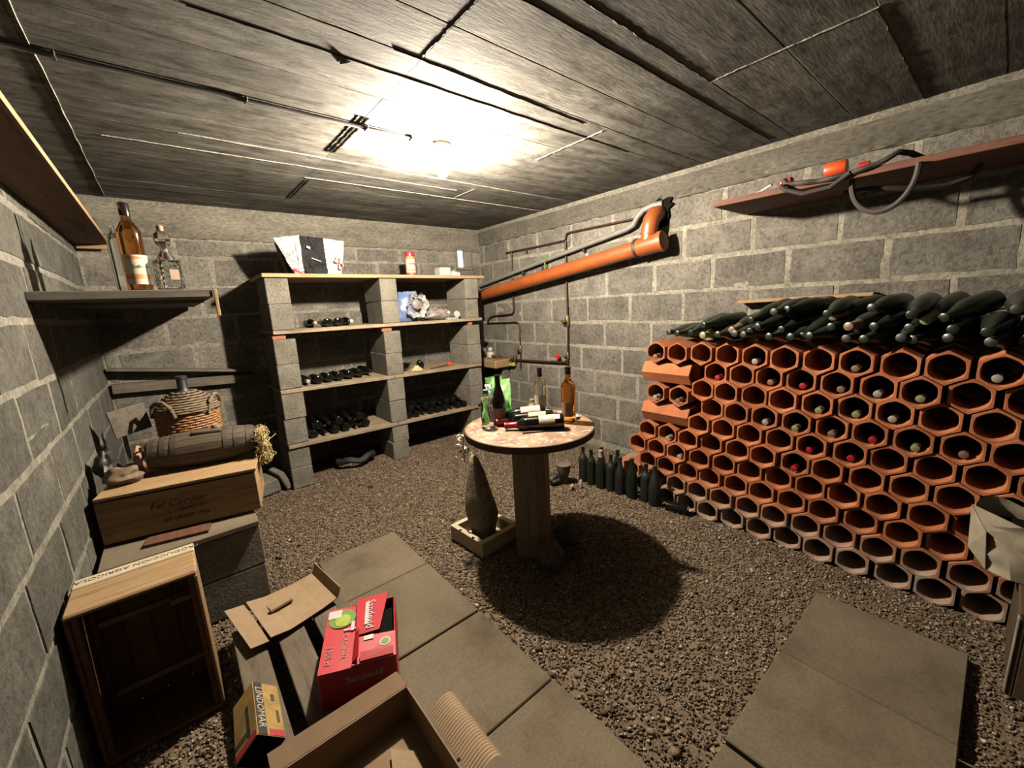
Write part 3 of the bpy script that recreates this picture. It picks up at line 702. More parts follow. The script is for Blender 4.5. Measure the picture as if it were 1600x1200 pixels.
m = MB(); m.tube([(2.95, 1.22, 2.075), (2.85, 1.03, 2.085), (2.80, .95, 2.10)], .006, 6); tag(m.build('white_rod', 'whiteplastic', None, True), 'thin white rod lying on the left end of the high plank', 'rod')

dp = thing('drain_pipe', 'thick orange plastic drain pipe sloping along the right wall', 'pipe')
A, B = Vector((3.115, 4.44, 1.612)), Vector((3.115, 2.03, 1.905)); d = (B - A).normalized()
m = MB(); m.tube([A, B], .066, 28); m.build('straight_pipe', 'pipe', dp, True, 60)
m = MB(); m.lathe([(.066, 0), (.077, .0), (.079, .012), (.077, .024), (.066, .024)], 28, frame(B - d * .02, Vector((1, 0, 0)), d.cross(Vector((1, 0, 0))))); m.build('rubber_collar', 'rubber', dp, True)
Tt = frame(B, Vector((1, 0, 0)), d.cross(Vector((1, 0, 0))))
m = MB(); m.lathe([(.072, -.0), (.074, .03), (.074, .19), (.081, .195), (.081, .235)], 28, Tt, True, False); m.build('branch_fitting', 'pipe', dp, True)
m = MB(); m.lathe([(.079, .20), (.079, .226), (.070, .232), (.01, .233)], 28, Tt, True, True); m.build('end_cap', 'rag', dp, True)
c0 = B + d * .09
m = MB(); m.tube([c0 + Vector((0, 0, .0)), c0 + Vector((0, -.005, .07)), c0 + Vector((0, -.012, .13)), c0 + Vector((.012, -.02, .19)), c0 + Vector((.05, -.028, .235)), c0 + Vector((.11, -.03, .25)), c0 + Vector((.16, -.03, .25))], [.062, .062, .064, .066, .066, .062, .06], 24); m.build('elbow', 'pipe', dp, True)
m = MB(); m.tube([c0 + Vector((0, -.006, .085)), c0 + Vector((0, -.008, .10))], .070, 24); m.build('elbow_collar', 'pipe', dp, True)
m = MB(); rj = random.Random(2)
HP = [(-.13, .05), (-.10, -.02), (-.085, -.10), (-.02, -.13), (.05, -.12), (.085, -.06), (.075, .0), (.12, .03), (.085, .055), (.115, .085), (.06, .10), (.02, .085), (-.03, .105), (-.07, .08), (-.10, .09)]
v = [(XR - .004, 1.90 - a, 2.185 + b) for a, b in HP] + [(XR - .026 - .006 * (k % 2), 1.90 - a * .9, 2.185 + b * .9) for k, (a, b) in enumerate(HP)]; n = len(HP)
m.add(v, [(k, (k + 1) % n, n + (k + 1) % n, n + k) for k in range(n)] + [tuple(range(n, 2 * n))]); tag(m.build('wall_hole_foam', 'black'), 'black ragged patch for the dark hole round the orange elbow', 'wall hole')  # raised black plate, its colour stands in for the darkness of the hole
gp = thing('grey_pipe', 'thin grey plastic pipe running above the orange drain pipe', 'pipe')
m = MB(); m.tube([(3.19, 4.42, 1.755), (3.19, 3.2, 1.94), (3.19, 2.20, 2.085), (3.19, 2.13, 2.11), (3.192, 2.09, 2.17), (3.2, 2.04, 2.215), (3.215, 1.96, 2.235), (3.225, 1.88, 2.235)], [.022] * 3 + [.024] * 2 + [.026] * 3, 14); m.build('pipe', 'greypipe', gp, True, 60)
for y, z in ((3.6, 1.88), (2.7, 2.015)):
    m = MB(); m.box((3.225, y, z - .02), (.05, .02, .07), None, .003); m.build('clip', 'rubber', gp)
m = MB(); m.tube([(3.165, 3.15, 1.99), (3.16, 3.17, 1.95), (3.17, 3.20, 1.90), (3.175, 3.215, 1.85)], .007, 6); tag(m.build('green_string', 'green_print', None, True), 'green string tied round the grey pipe', 'string')
cp = thing('copper_pipes', 'thin copper water pipes with taps fixed to the right wall', 'pipe')
X = XR - .028
def cpipe(pts, r=.0095): 
    q = MB(); q.tube([(X, y, z) for y, z in pts], r, 10); q.build('copper_pipe', 'copper', cp, True)
cpipe([(3.90, 2.10), (3.4, 2.10), (2.96, 2.105), (2.945, 2.12), (2.94, 2.15), (2.92, 2.168), (2.86, 2.172), (2.10, 2.165)])
cpipe([(3.80, 2.10), (3.81, 1.43), (3.825, 1.395), (3.86, 1.38), (4.2, 1.365), (4.30, 1.34), (4.36, 1.27)], .010)
cpipe([(2.945, 2.10), (2.945, 1.6), (2.94, 1.3), (2.95, .90), (2.955, .86)], .010)
cpipe([(4.36, 1.272), (3.78, 1.285), (3.735, 1.275), (3.72, 1.23), (3.72, .95), (3.73, .72)], .008)
cpipe([(2.955, .855), (3.3, .838), (3.83, .822), (4.05, .83), (4.3, .86)], .012)
for y, z in ((3.55, 2.08), (3.3, 1.86), (3.0, 1.75)):
    m = MB(); m.box((XR - .016, y, z), (.032, .016, .05), None, .003); m.build('clip', 'rubber', cp)
def valve(y, z, s=1.0, mat='brass'):
    q = MB(); q.lathe([(.014 * s, -.045 * s), (.02 * s, -.03 * s), (.02 * s, .03 * s), (.014 * s, .045 * s)], 12, frame((X, y, z), (1, 0, 0), (0, 1, 0)))
    q.tube([(X, y, z), (X - .05 * s, y, z)], .011 * s, 10); q.tube([(X, y, z), (X - .01, y + .055 * s, z - .008)], .013 * s, 10); v = q.build('valve', mat, cp, True)
    q = MB(); q.box((X - .058 * s, y, z), (.010, .055 * s, .018 * s), None, .003); q.build('valve_handle', mat, v)
valve(2.945, 1.30, 1.25); valve(3.72, .96, .9); valve(2.955, .93, .9); valve(3.83, .825, 1.2, 'copper')
m = MB(); m.lathe([(.004, 0), (.028, .003), (.030, .012), (.024, .02), (.004, .022)], 18, frame((X - .035, 3.075, .915), (0, 1, 0), (0, 0, 1))); m.build('red_tap_wheel', 'redplastic', cp, True)
m = MB(); m.box((X - .02, 3.86, .77), (.05, .09, .05), None, .008); m.build('yellow_tag', 'lime', cp)
cpipe([(2.955, .86), (2.955, .78)], .009)
wmt = thing('water_meter', 'small white water meter on a wooden block in the corner', 'meter', (3.13, 4.20, .835))
m = MB(); m.lathe([(.03, 0), (.052, .01), (.052, .06), (.045, .075), (.03, .08)], 18); m.build('meter_body', 'whiteplastic', wmt, True)
m = MB(); m.lathe([(.02, .08), (.034, .10), (.03, .13), (.012, .14)], 14); m.build('meter_cap', 'whiteplastic', wmt, True)
m = MB(); m.tube([(-.02, -.16, .03), (-.01, 0, .03), (0, .14, .035)], .016, 10); m.tube([(0, -.10, .03), (0, -.30, -.02)], .012, 8); m.build('coupling', 'brass', wmt, True)
m = MB(); m.lathe([(.022, 0), (.024, .012), (.02, .03)], 12, Matrix.Translation((-.03, .11, .09))); m.build('seal_cap', 'whiteplastic', wmt, True)
m = MB(); m.box((3.09, 4.10, .785), (.26, .42, .10), None, .012); tag(m.build('wood_block', 'pine'), 'thick rough wooden block jutting from the corner under the water meter', 'wood block')
m = MB(); m.box((3.17, 4.10, .655), (.10, .30, .16), None, .01); m.box((3.2, 4.10, .36), (.06, .10, .72), None, .008); tag(m.build('block_support', 'greywood'), 'dark wooden prop under the meter block', 'support')

# ------------------------------------------------------------------ paving slabs
def slab(x0, x1, y0, y1, label, z=.040, seed=1):
    r = random.Random(seed); m = MB(); m.box(((x0 + x1) / 2, (y0 + y1) / 2, 0), (x1 - x0, y1 - y0, .045), None, .004)
    o = m.build('paving_slab', 'slab'); o.location.z = z - .0225; tag(o, label, 'paving slab', 'concrete paving slabs on the gravel')
for n_, (y0, y1, lab) in enumerate([(2.008, 2.475, 'farthest of the left path, beside the block stack'), (1.492, 2.000, 'second of the left path counting from the shelf'), (.988, 1.484, 'third of the left path, right of the red carton'), (.46, .98, 'nearest of the left path, right of the open cardboard box')]):
    slab(.462, .942, y0, y1, 'grey square concrete slab, ' + lab, .040 + .003 * (n_ % 2), n_)
for n_, (x0, x1, lab, z) in enumerate([(1.722, 2.232, 'farthest of the right path, near the clay tiles', .040), (1.198, 1.712, 'middle of the right path', .048), (.69, 1.188, 'nearest of the right path at the bottom edge', .040)]):
    slab(x0, x1, -.066, .436, 'grey square concrete slab, ' + lab, z, 9 + n_)

# ------------------------------------------------------------------ shelf of stacked blocks and boards
def shelf_block(w, d, h, var):
    r = random.Random(var); m = MB()
    m.box((w / 2, d / 2, h / 2), (w, d, h), None, .005)
    me = m.mesh('concrete_block', 'shelfblock'); return me
SB = [shelf_block(.17, .40, .20, k) for k in range(2)]
PX = [(0.622, 0.662), (1.555, 1.605), (2.535, 2.560)]               # pillars lean slightly to the right going up
LEV = [[.0, .402, .886, 1.384, 1.841], [.0, .385, .868, 1.377, 1.835], [.0, .367, .850, 1.369, 1.829]]
PN = ['left', 'middle', 'right']; YSF = 3.832; TH = .032
for p in range(3):
    cnt = 0
    for lv in range(4):
        z0 = LEV[p][lv]; z1 = LEV[p][lv + 1] - TH; hh = z1 - z0
        sp = .045 if lv == 2 else 0.0
        for k in range(2):
            h = (hh - sp) / 2 - .001; z = z0 + k * (h + .001) + .0005; fz = (z / 1.8)
            x = PX[p][0] + (PX[p][1] - PX[p][0]) * fz + RND.uniform(-.006, .006); cnt += 1
            o = obj('concrete_block', SB[k], None, (x, YSF + RND.uniform(-.012, .01), z), (0, 0, RND.uniform(-.02, .02))); o.scale = (1, 1, h / .20)
            tag(o, f'grey concrete block, {ORD[cnt]} from the ground in the {PN[p]} pillar of the bottle shelf', 'concrete block', 'concrete blocks of the bottle shelf')
        if sp:
            m = MB(); m.box((0, 0, 0), (.10 if p != 2 else .05, .12, sp - .002), None, .004); o = m.build('brick', 'brick'); o.location = (PX[p][0] + .07, YSF + .065, z1 - sp / 2)
            tag(o, f'broken orange brick wedged under the board on the {PN[p]} shelf pillar', 'brick')
            m = MB(); m.box((0, 0, 0), (.10, .12, sp - .002), None, .004); o = m.build('brick', 'brick'); o.location = (PX[p][0] + .09, YSF + .33, z1 - sp / 2)
            tag(o, f'brick wedged at the back of the {PN[p]} shelf pillar', 'brick')
def shelf_board(x0, x1, za, zb, label, mat='shelfwood', y0=3.812, y1=4.455, th=TH):
    m = MB(); m.bar((x0, (y0 + y1) / 2, za - th / 2), (x1, (y0 + y1) / 2, zb - th / 2), y1 - y0, th - .001, .003)
    tag(m.build('shelf_board', mat), label, 'shelf board', 'boards of the bottle shelf')
shelf_board(.635, 2.815, 1.8415, 1.829, 'pale top board of the concrete block shelf', 'pine')
shelf_board(.650, 2.750, 1.384, 1.369, 'grey wooden board under the upper bottles and the blue bag')
shelf_board(.635, 1.640, .886, .868, 'wooden board with a row of seven lying bottles')
shelf_board(1.645, 2.705, .868, .850, 'wooden board with the yellow cloth, right half of block shelf')
shelf_board(.630, 1.625, .402, .385, 'lowest left board with the heap of dark bottles')
shelf_board(1.630, 2.620, .385, .367, 'lowest right board with two layers of black bottles')

# bottles lying on the shelf
def lie(x, y, z, r, label, kind='bordeaux', cap=None, mat='blackbottle', neck_front=True, yaw=0.0, lab=None, group='bottles lying on the block shelf'):
    ax = (math.sin(yaw), -math.cos(yaw), 0) if neck_front else (math.sin(yaw), math.cos(yaw), 0)
    L = PROF[kind][-1][1]; y -= .045; yb = y + L if neck_front else y
    bottle(label, kind, mat, cap, lab, (x, yb, z), lying(ax, RND.uniform(0, 6)), group)
for i, (x, cap, nf) in enumerate([(1.02, 'capgold', True), (1.13, 'capblack', False), (1.225, 'capblack', False), (1.34, 'capwhite', True)]):
    lie(x, 4.0, 1.379 + .0405, 0, f'dark bottle on the upper left shelf, {ORD[i + 1]} from left', 'burgundy', cap, neck_front=nf, lab=(.05, .12, .3, 'cream'))
for i, x in enumerate([.875, .965, 1.06, 1.155, 1.255, 1.355, 1.465]):
    lie(x, 3.93 + .012 * i, .881 + .0385, 0, f'black wine bottle in the row on the middle left shelf, {ORD[i + 1]} from left', 'bordeaux', 'capblack' if i else 'capwhite', neck_front=i in (0, 6))
for i, (x, y) in enumerate([(1.80, 4.02), (2.03, 4.05)]):
    lie(x, y, .862 + .0405, 0, f'dark bottle on the middle right shelf, {["left of", "right of"][i]} the yellow cloth', 'burgundy', 'capblack', neck_front=False, yaw=.7 - .3 * i)
for i, x in enumerate([.86, .955, 1.05, 1.145, 1.24, 1.335]):
    lie(x, 3.93, .398 + .0385, 0, f'black bottle in bottom layer on the lowest left board, {ORD[i + 1]} from left', 'bordeaux', 'capblack', neck_front=i % 3 == 1)
for i, x in enumerate([.905, 1.00, 1.095, 1.19, 1.29]):
    lie(x, 3.95, .398 + .110, 0, f'black bottle in upper layer on the lowest left board, {ORD[i + 1]} from left', 'bordeaux', 'capblack', neck_front=i % 2 == 1)
lie(1.42, 3.90, .396 + .0385, 0, 'black bottle lying askew right of the lowest left heap', 'bordeaux', 'capblack', neck_front=True, yaw=-.5)
for i in range(9):
    lie(1.775 + .0855 * i, 3.90, .381 - .0014 * i + .0385, 0, f'black bottle in bottom layer on the lowest right board, {ORD[i + 1]} from left', 'bordeaux', 'capblack', neck_front=i % 4 == 2)
for i in range(8):
    lie(1.818 + .0855 * i, 3.93, .380 - .0014 * i + .101, 0, f'black bottle in upper layer on the lowest right board, {ORD[i + 1]} from left', 'bordeaux', 'capblack', neck_front=i % 3 == 1)
m = MB(); m.tube([(1.24 + .17 * math.cos(a), 4.05 + .14 * math.sin(a), .08 + .015 * math.sin(5 * a)) for a in [2 * math.pi * i / 30 for i in range(30)]], .03, 8, True)
tag(m.build('coiled_hose', 'rubber', None, True), 'coil of dark hose on the gravel under the block shelf', 'hose')

# things on the shelves
def cloth_lump(fn, nu=28, nv=16): 
    m = MB(); m.grid(fn, nu, nv, True); return m
bb = thing('plastic_bag', 'blue and white plastic bag slumped on the upper right shelf', 'bag', (1.925, 4.02, 1.380))
def bagf(u, v):
    a = 2 * math.pi * u; h = .30 * v; r = (.11 + .05 * math.sin(math.pi * v)) * (1 - .25 * v) + .022 * nz(math.cos(a) * 3, math.sin(a) * 3, v * 5, 1.2)
    return (r * 1.15 * math.cos(a) - .03 + .06 * v, r * .9 * math.sin(a), h + .012 * nz(math.cos(a) * 2, math.sin(a) * 2, 9, 2))
cloth_lump(bagf).build('bag_body', 'bluebag', bb, True, 60)
def rimf(u, v):
    a = 2 * math.pi * u; q = 1 / (abs(math.cos(a)) ** 1.3 + abs(math.sin(a)) ** 1.3) ** .77
    r_ = (.135 * q * (.60 + .40 * v)) * (1 + .30 * nz(math.cos(a) * 2.2, math.sin(a) * 2.2, 4, 1.3)); x, z = r_ * math.cos(a + .55), r_ * 1.05 * math.sin(a + .55)
    return (.06 + x, -.135 - .03 * v + .03 * nz(math.cos(a) * 3, math.sin(a) * 3, v * 3, 1.5), .155 + z)
m = MB(); m.grid(rimf, 44, 6, True)
m.build('white_rim', 'whitebag', bb, True, 60)
m = MB(); m.lathe([(.001, -.01), (.07, 0), (.06, .02), (.02, .03)], 16, frame((.06, -.14, .165), (1, 0, 0), (0, 0, 1)), rj=lambda a, z: .8 + .4 * nz(math.cos(a), math.sin(a), z, 3)); m.build('bag_contents', 'greybag', bb, True)
pb = thing('plastic_bag', 'crumpled clear plastic wrap lying right of the blue bag', 'bag', (2.27, 4.0, 1.374))
cloth_lump(lambda u, v: ((.20 + .04 * nz(math.cos(6.28 * u) * 3, math.sin(6.28 * u) * 3, v * 6, 1)) * math.cos(2 * math.pi * u) * math.sin(math.pi * (.12 + .88 * v) ) ** .5, .11 * math.sin(2 * math.pi * u) * math.sin(math.pi * (.12 + .88 * v)) ** .5 - .03, .11 * v * (1 + .5 * nz(u * 9, v * 4, 2, 1)) + .002)).build('wrap', 'greybag', pb, True, 50)
m = MB(); m.lathe([(.001, 0), (.038, .002), (.040, .012), (.034, .02), (.001, .022)], 20, frame((.225, -.06, .045), (1, 0, 0), (0, .25, 1))); m.build('white_cap', 'whiteplastic', pb, True)
m = MB(); m.lathe([(.001, 0), (.016, .002), (.016, .012), (.001, .014)], 12, frame((.09, -.11, .07), (1, 0, 0), (0, .2, 1))); m.build('small_cap', 'whiteplastic', pb, True)
m = MB(); m.grid(lambda u, v: (.02 + .16 * u, -.155 - .02 * v + .01 * nz(u * 9, v * 5, 1), .018 - .02 * v + .014 * nz(u * 8, v * 4, 7)), 14, 4); m.build('wrap_edge', 'whitebag', pb, True)
m = MB(); m.grid(lambda u, v: (1.955 + .07 * math.cos(6.28 * u) * (1 - .75 * v), 3.95 + .045 * math.sin(6.28 * u) * (1 - .75 * v), .863 + .05 * v + .008 * nz(u * 7, v * 5, 4)), 18, 6, True); tag(m.build('folded_cloth', 'straw', None, True), 'small yellow cloth between two bottles on the middle right shelf', 'cloth')
st_ = thing('red_handled_tool', 'thin tool with a red end on the middle right shelf', 'tool', (0, 0, 0))
m = MB(); m.bar((2.08, 3.88, .870), (2.34, 3.96, .868), .012, .012); m.build('rod', 'oldwood', st_)
m = MB(); m.box((2.37, 3.965, .877), (.055, .035, .035), None, .005); m.build('red_end', 'orangeplastic', st_)

sk = thing('charcoal_sack', 'crumpled white and black paper sack with red marks on the top board', 'sack', (1.04, 3.99, 1.838))
def face(x0b, x1b, x0t, x1t, yb, yt, h0, h1, mat, name, seed, n=26):
    m = MB(); m.grid(lambda u, v: ((x0b + (x1b - x0b) * u) * (1 - v) + (x0t + (x1t - x0t) * u) * v + .006 * nz(u * 5, v * 5, seed), yb * (1 - v) + yt * v + .016 * nz(u * 4 + seed, v * 4, seed) + .012 * nz(u * 11 + seed, v * 11, seed * 3) - .012, (h0 + (h1 - h0) * u) * v), n, n); return m.build(name, mat, sk, True, 60)
face(-.15, -.075, -.27, -.075, -.10, -.11, .285, .318, 'whitebag', 'white_panel', 1)
face(-.075, .115, -.075, .115, -.105, -.10, .318, .305, 'blackbag', 'black_panel', 2)
face(.115, .235, .115, .295, -.105, -.10, .305, .288, 'whitebag', 'white_panel', 3)
m = MB(); m.grid(lambda u, v: ((-.17 + .42 * u) * (1 - .0 * v) + (-.10 + .14 * u) * v * .6, .09 + .01 * nz(u * 4, v * 4, 6), (.28 + .02 * math.sin(u * 3)) * v), 12, 8); m.build('back_panel', 'whitebag', sk, True)
m = MB()
for (p, q, r_, s_) in [((-.15, -.10), (-.27, -.11), (-.20, .09), (-.15, .09)), ((.235, -.105), (.295, -.10), (.32, .09), (.25, .09))]:
    m.add([(p[0], p[1], 0), (q[0], q[1], .285), (r_[0], r_[1], .28), (s_[0], s_[1], 0)], [(0, 1, 2, 3)])
m.build('side_panel', 'blackbag', sk)
face(-.15, -.075, -.165, -.075, -.118, -.121, .055, .04, 'redmark', 'red_mark', 5, 6)
for (x, z, w_, h_, a) in [(.205, .125, .035, .06, .5), (.235, .10, .03, .07, -.3), (.225, .065, .03, .05, .2)]:
    m = MB(); m.box((0, 0, 0), (w_, .003, h_), None, .001); o = m.build('red_mark', 'redmark', sk); o.location = (x, -.138, z); o.rotation_euler = (0, a, 0)
for (x, z, w_, h_, a) in [(-.02, .22, .03, .02, .4), (.03, .12, .08, .010, .35)]:
    m = MB(); m.box((0, 0, 0), (w_, .003, h_), None, .001); o = m.build('grey_print', 'greypipe', sk); o.location = (x, -.138, z); o.rotation_euler = (0, a, 0)
jr = thing('pasta_jar', 'tall jar with red lid and yellow and red label on the top board', 'jar', (2.0, 3.96, 1.832))
m = MB(); m.lathe([(.035, 0), (.046, .004), (.048, .02), (.048, .185), (.04, .20)], 24); m.build('jar_body', 'orange_paper', jr, True)
m = MB(); m.lathe([(.049, .035), (.0492, .165)], 24, None, False, False); jlab = m.build('jar_label', 'cream', jr, True)
for k in range(7):
    m = MB(); m.box((0, 0, 0), (.022, .002, .016), None, .0005); o = m.build('label_spot', 'redmark' if k % 2 else 'orange_paper', jlab); a = -1.57 + (k - 3) * .28; o.location = (.0495 * math.cos(a), .0495 * math.sin(a), .06 + .03 * ((k * 2) % 4)); o.rotation_euler = (0, .4, a + 1.57)
m = MB(); m.lathe([(.050, 0), (.0505, .03)], 24, None, False, False); m.build('red_foot', 'redmark', jr, True)
m = MB(); m.lathe([(.045, .195), (.049, .198), (.049, .232), (.045, .238)], 24); m.build('lid', 'redplastic', jr, True)
cb = thing('white_carton', 'small torn white carton on the top board near the window', 'carton', (2.40, 3.93, 1.831))
m = MB(); m.box((-.045, 0, .045), (.13, .12, .085), None, .006); m.build('carton_body', 'whiteplastic', cb)
m = MB(); m.grid(lambda u, v: (.02 + .13 * u, -.06 + .14 * v, .055 + .035 * nz(u * 4, v * 4, 2) - .02 * u), 10, 8); m.build('torn_flap', 'whitebag', cb, True)
m = MB(); m.grid(lambda u, v: (.02 + .11 * u, -.065 + .01 * nz(u * 5, v, 4), .05 * v * (1 - .3 * u)), 10, 4); m.build('torn_side', 'whiteplastic', cb, True)

# ------------------------------------------------------------------ left: long shelf, high plank, ledges on the back wall
ls = thing('corner_shelf', 'thick dusty wooden shelf in the left corner carrying two bottles', 'shelf', (0, 0, 0))
m = MB(); m.box((-.113, 3.50, 1.632), (.632, 1.80, .040), None, .004); m.build('shelf_slab', 'greywood', ls)
m = MB(); m.box((-.113, 2.90, 1.606), (.60, .03, .024), None, .003); m.build('front_batten', 'greywood', ls)
m = MB(); m.box((.215, 2.605, 1.585), (.014, .022, .135), None, .002); m.build('hanging_cleat', 'pine_z', ls)
hp = thing('high_plank', 'brown wooden plank shelf close under the ceiling on the left wall', 'shelf', (0, 0, 0))
m = MB(); m.box((-.332, 2.45, 2.105), (.185, 1.58, .028), None, .003); m.build('plank', 'oldwood', hp)
m = MB(); m.box((-.332, 3.83, 2.105), (.185, 1.17, .028), None, .003); m.build('plank', 'oldwood', hp)
m = MB(); m.box((-.332, .55, 2.105), (.185, 2.2, .028), None, .003); m.build('plank', 'oldwood', hp)
m = MB(); m.box((-.2375, 2.5, 2.105), (.004, 3.8, .026)); m.build('raw_edge', 'pine_y', hp)  # pale raw wood, also painting in the lit line along the edge
m = MB(); m.box((-.330, 4.40, 2.075), (.17, .03, .035), None, .003); m.build('end_batten', 'pine', hp)
m = MB(); m.bar((-.415, 4.405, 1.163), (.545, 4.405, 1.022), .115, .020, .003); tag(m.build('ledge_board', 'greywood'), 'grey ledge board sloping down to the right on the back wall', 'shelf board')
m = MB(); m.bar((-.41, 4.428, 1.005), (.545, 4.428, .955), .07, .075, .003); tag(m.build('ledge_board', 'greywood'), 'lower grey rail behind the wicker demijohn on the back wall', 'shelf board')

lq = thing('liqueur_bottle', 'tall amber liqueur bottle with white label on the corner shelf', 'bottle', (-.068, 2.70, 1.652))
k = 1.10
pf = [(r_ * k * .96, z * k) for r_, z in PROF['liqueur']]
m = MB(); m.lathe(pf, 24); m.build('glass_body', 'amber', lq, True)
m = MB(); m.lathe([(.0196 * .96, .345), (.0206, .346), (.0206, .398), (.018, .402)], 18); m.build('cap', 'capblack', lq, True)
rl = .0445 * k * .96 + .0008
def lband(z0, z1, mat, name, rad=rl, ex=0.0, frac=.55, turn=-.9):
    m = MB(); m.grid(lambda u, v: ((rad + ex) * math.cos(turn + (u - .5) * frac * 6.283), (rad + ex) * math.sin(turn + (u - .5) * frac * 6.283), z0 + (z1 - z0) * v), 20, 2); return m.build(name, mat, lq, True)
llab = lband(.03, .165, 'cream', 'label')
lband(.055, .077, 'orange_paper', 'label_band', ex=.0006); lband(.146, .158, 'orange_paper', 'label_band', ex=.0006, frac=.42)
tm = text_mesh('Soberano', .022, 'green_print', 'label_text', .2)
for p in tm.vertices:
    a = -.95 + p.co.x / rl; p.co = Vector(((rl + .0012 + p.co.z) * math.cos(a), (rl + .0012 + p.co.z) * math.sin(a), .112 + p.co.y))
obj('label_text', tm, llab)
m = MB(); m.lathe([(.028, 0), (.036, .004), (.037, .25), (.03, .27), (.014, .30), (.014, .325)], 20)
o = m.build('glass_bottle', 'clearglass', None, True); o.location = (-.125, 2.86, 1.652); tag(o, 'plain clear glass bottle behind the amber liqueur bottle', 'bottle')
dc = thing('crystal_decanter', 'square cut-glass decanter with stopper on the corner shelf', 'decanter', (.048, 2.70, 1.652), (0, 0, .35))
m = MB()
m.box((0, 0, .075), (.088, .088, .148), None, .008)
m.lathe([(.040, .148), (.032, .165), (.02, .182), (.016, .20), (.018, .212)], 16, None, False, False); m.build('glass_body', 'clearglass', dc, True, 25)
for fx, fy, rz in ((0, -.0445, 0), (.0445, 0, math.pi / 2), (-.0445, 0, math.pi / 2), (0, .0445, 0)):
    m = MB()
    for i in range(4):
        for j in range(5):
            cx, cz = -.029 + .0193 * i, .025 + .0235 * j
            m.add([(cx - .0088, 0, cz), (cx, 0, cz - .011), (cx + .0088, 0, cz), (cx, 0, cz + .011), (cx, -.005 if (fy < 0 or fx > 0) else .005, cz)], [(0, 1, 4), (1, 2, 4), (2, 3, 4), (3, 0, 4)])
    o = m.build('cut_facets', 'clearglass', dc); o.location = (fx, fy, 0); o.rotation_euler = (0, 0, rz)
m = MB(); m.lathe([(.014, .205), (.03, .222), (.036, .245), (.03, .27), (.018, .28), (.006, .284)], 8); m.build('stopper', 'clearglass', dc, False)
m = MB(); m.box((.005, -.0475, .075), (.04, .003, .05), None, .001); m.build('neck_tag', 'capgold', dc)
m = MB(); m.lathe([(.012, .284), (.014, .288), (.014, .306), (.008, .312)], 12); m.build('red_knob', 'brownlabel', dc, True)

# ------------------------------------------------------------------ left: block stack, wine case, barrel, demijohn
BS = shelf_block(.30, .50, .215, 4)
cnt = 0
for x in (-.405, -.102):
    for k in range(2):
        o = obj('concrete_block', BS, None, (x + .003 * k, 2.372, .004 + k * .2185)); 
        tag(o, f'dark concrete block in the stack under the wine case, {["left", "right"][x > -.2]} column, {["lower", "upper"][k]}', 'concrete block', 'concrete blocks under the wine case')
m = MB(); m.box((-.100, 2.622, .456), (.60, .53, .028), None, .004); tag(m.build('paving_slab', 'slab'), 'thin concrete slab lying on the block stack under the wine case', 'slab')
BS2 = shelf_block(.40, .20, .215, 6)
for k in range(3):
    for j in range(2):
        o = obj('concrete_block', BS2, None, (-.19 + .01 * k, 3.13 + .215 * j, .004 + k * .2165)); tag(o, f'concrete block in the rear stack under the demijohn, {["front", "back"][j]}, {ORD[k + 1]} from the ground', 'concrete block', 'concrete blocks under the demijohn')
m = MB(); m.box((.01, 3.33, .682), (.42, .40, .052), None, .003); tag(m.build('support_board', 'greywood'), 'board on the rear blocks under the demijohn', 'board')
m = MB(); m.bar((-.245, 2.490, .4785), (.0, 2.440, .4785), .085, .016, .002); tag(m.build('thin_plank', 'redwood'), 'thin reddish wood slat under the front of the wine case', 'slat')
ang = -.20; wc = thing('wine_case', 'pale wooden wine case with script lettering on the block stack', 'wooden box', (-.393, 2.586, .4875), (0, 0, ang))
Lc, Dc, Hc = .635, .36, .205
m = MB(); m.box((Lc / 2, .008, Hc / 2), (Lc, .016, Hc), None, .002); wcf = m.build('front_board', 'pine', wc)
m = MB(); m.box((Lc / 2, Dc - .008, Hc / 2), (Lc, .016, Hc), None, .002); m.build('back_board', 'pine', wc)
for x in (.008, Lc - .008):
    m = MB(); m.box((x, Dc / 2, Hc / 2), (.016, Dc - .034, Hc), None, .002); m.build('end_board', 'pine_y', wc)
m = MB(); m.box((Lc / 2, Dc / 2, .006), (Lc - .034, Dc - .034, .01)); m.build('bottom_board', 'pine', wc)
m = MB(); m.box((Lc / 2 + .004, Dc / 2, Hc + .017), (Lc + .006, Dc + .004, .016), None, .002); m.build('lid', 'pine', wc)
for s_, sz, x, z, sh, mt in [('Fel Cordier', .048, .30, .137, .35, 'ink'), ('GRAND VIN', .020, .345, .098, 0, 'ink'), ('LES ORMES 1995', .027, .32, .055, 0, 'ink')]:
    o = obj('lettering', text_mesh(s_, sz, mt, 'lettering', sh), wcf, (x, -.0008, z), (math.pi / 2, 0, 0))
u, nrm = Vector((math.cos(ang), math.sin(ang), 0)), Vector((-math.sin(ang), math.cos(ang), 0))
bc = Vector((-.393, 2.586, 0)) + u * .405 + nrm * .262
RB = lambda s: .074 + .022 * (1 - (2 * s - 1) ** 2)
LB = .47
br = thing('wine_barrel', 'small old oak barrel lying on the wine case', 'barrel', (bc.x, bc.y, .7195 + .0965), (0, 0, ang))
ns = 16
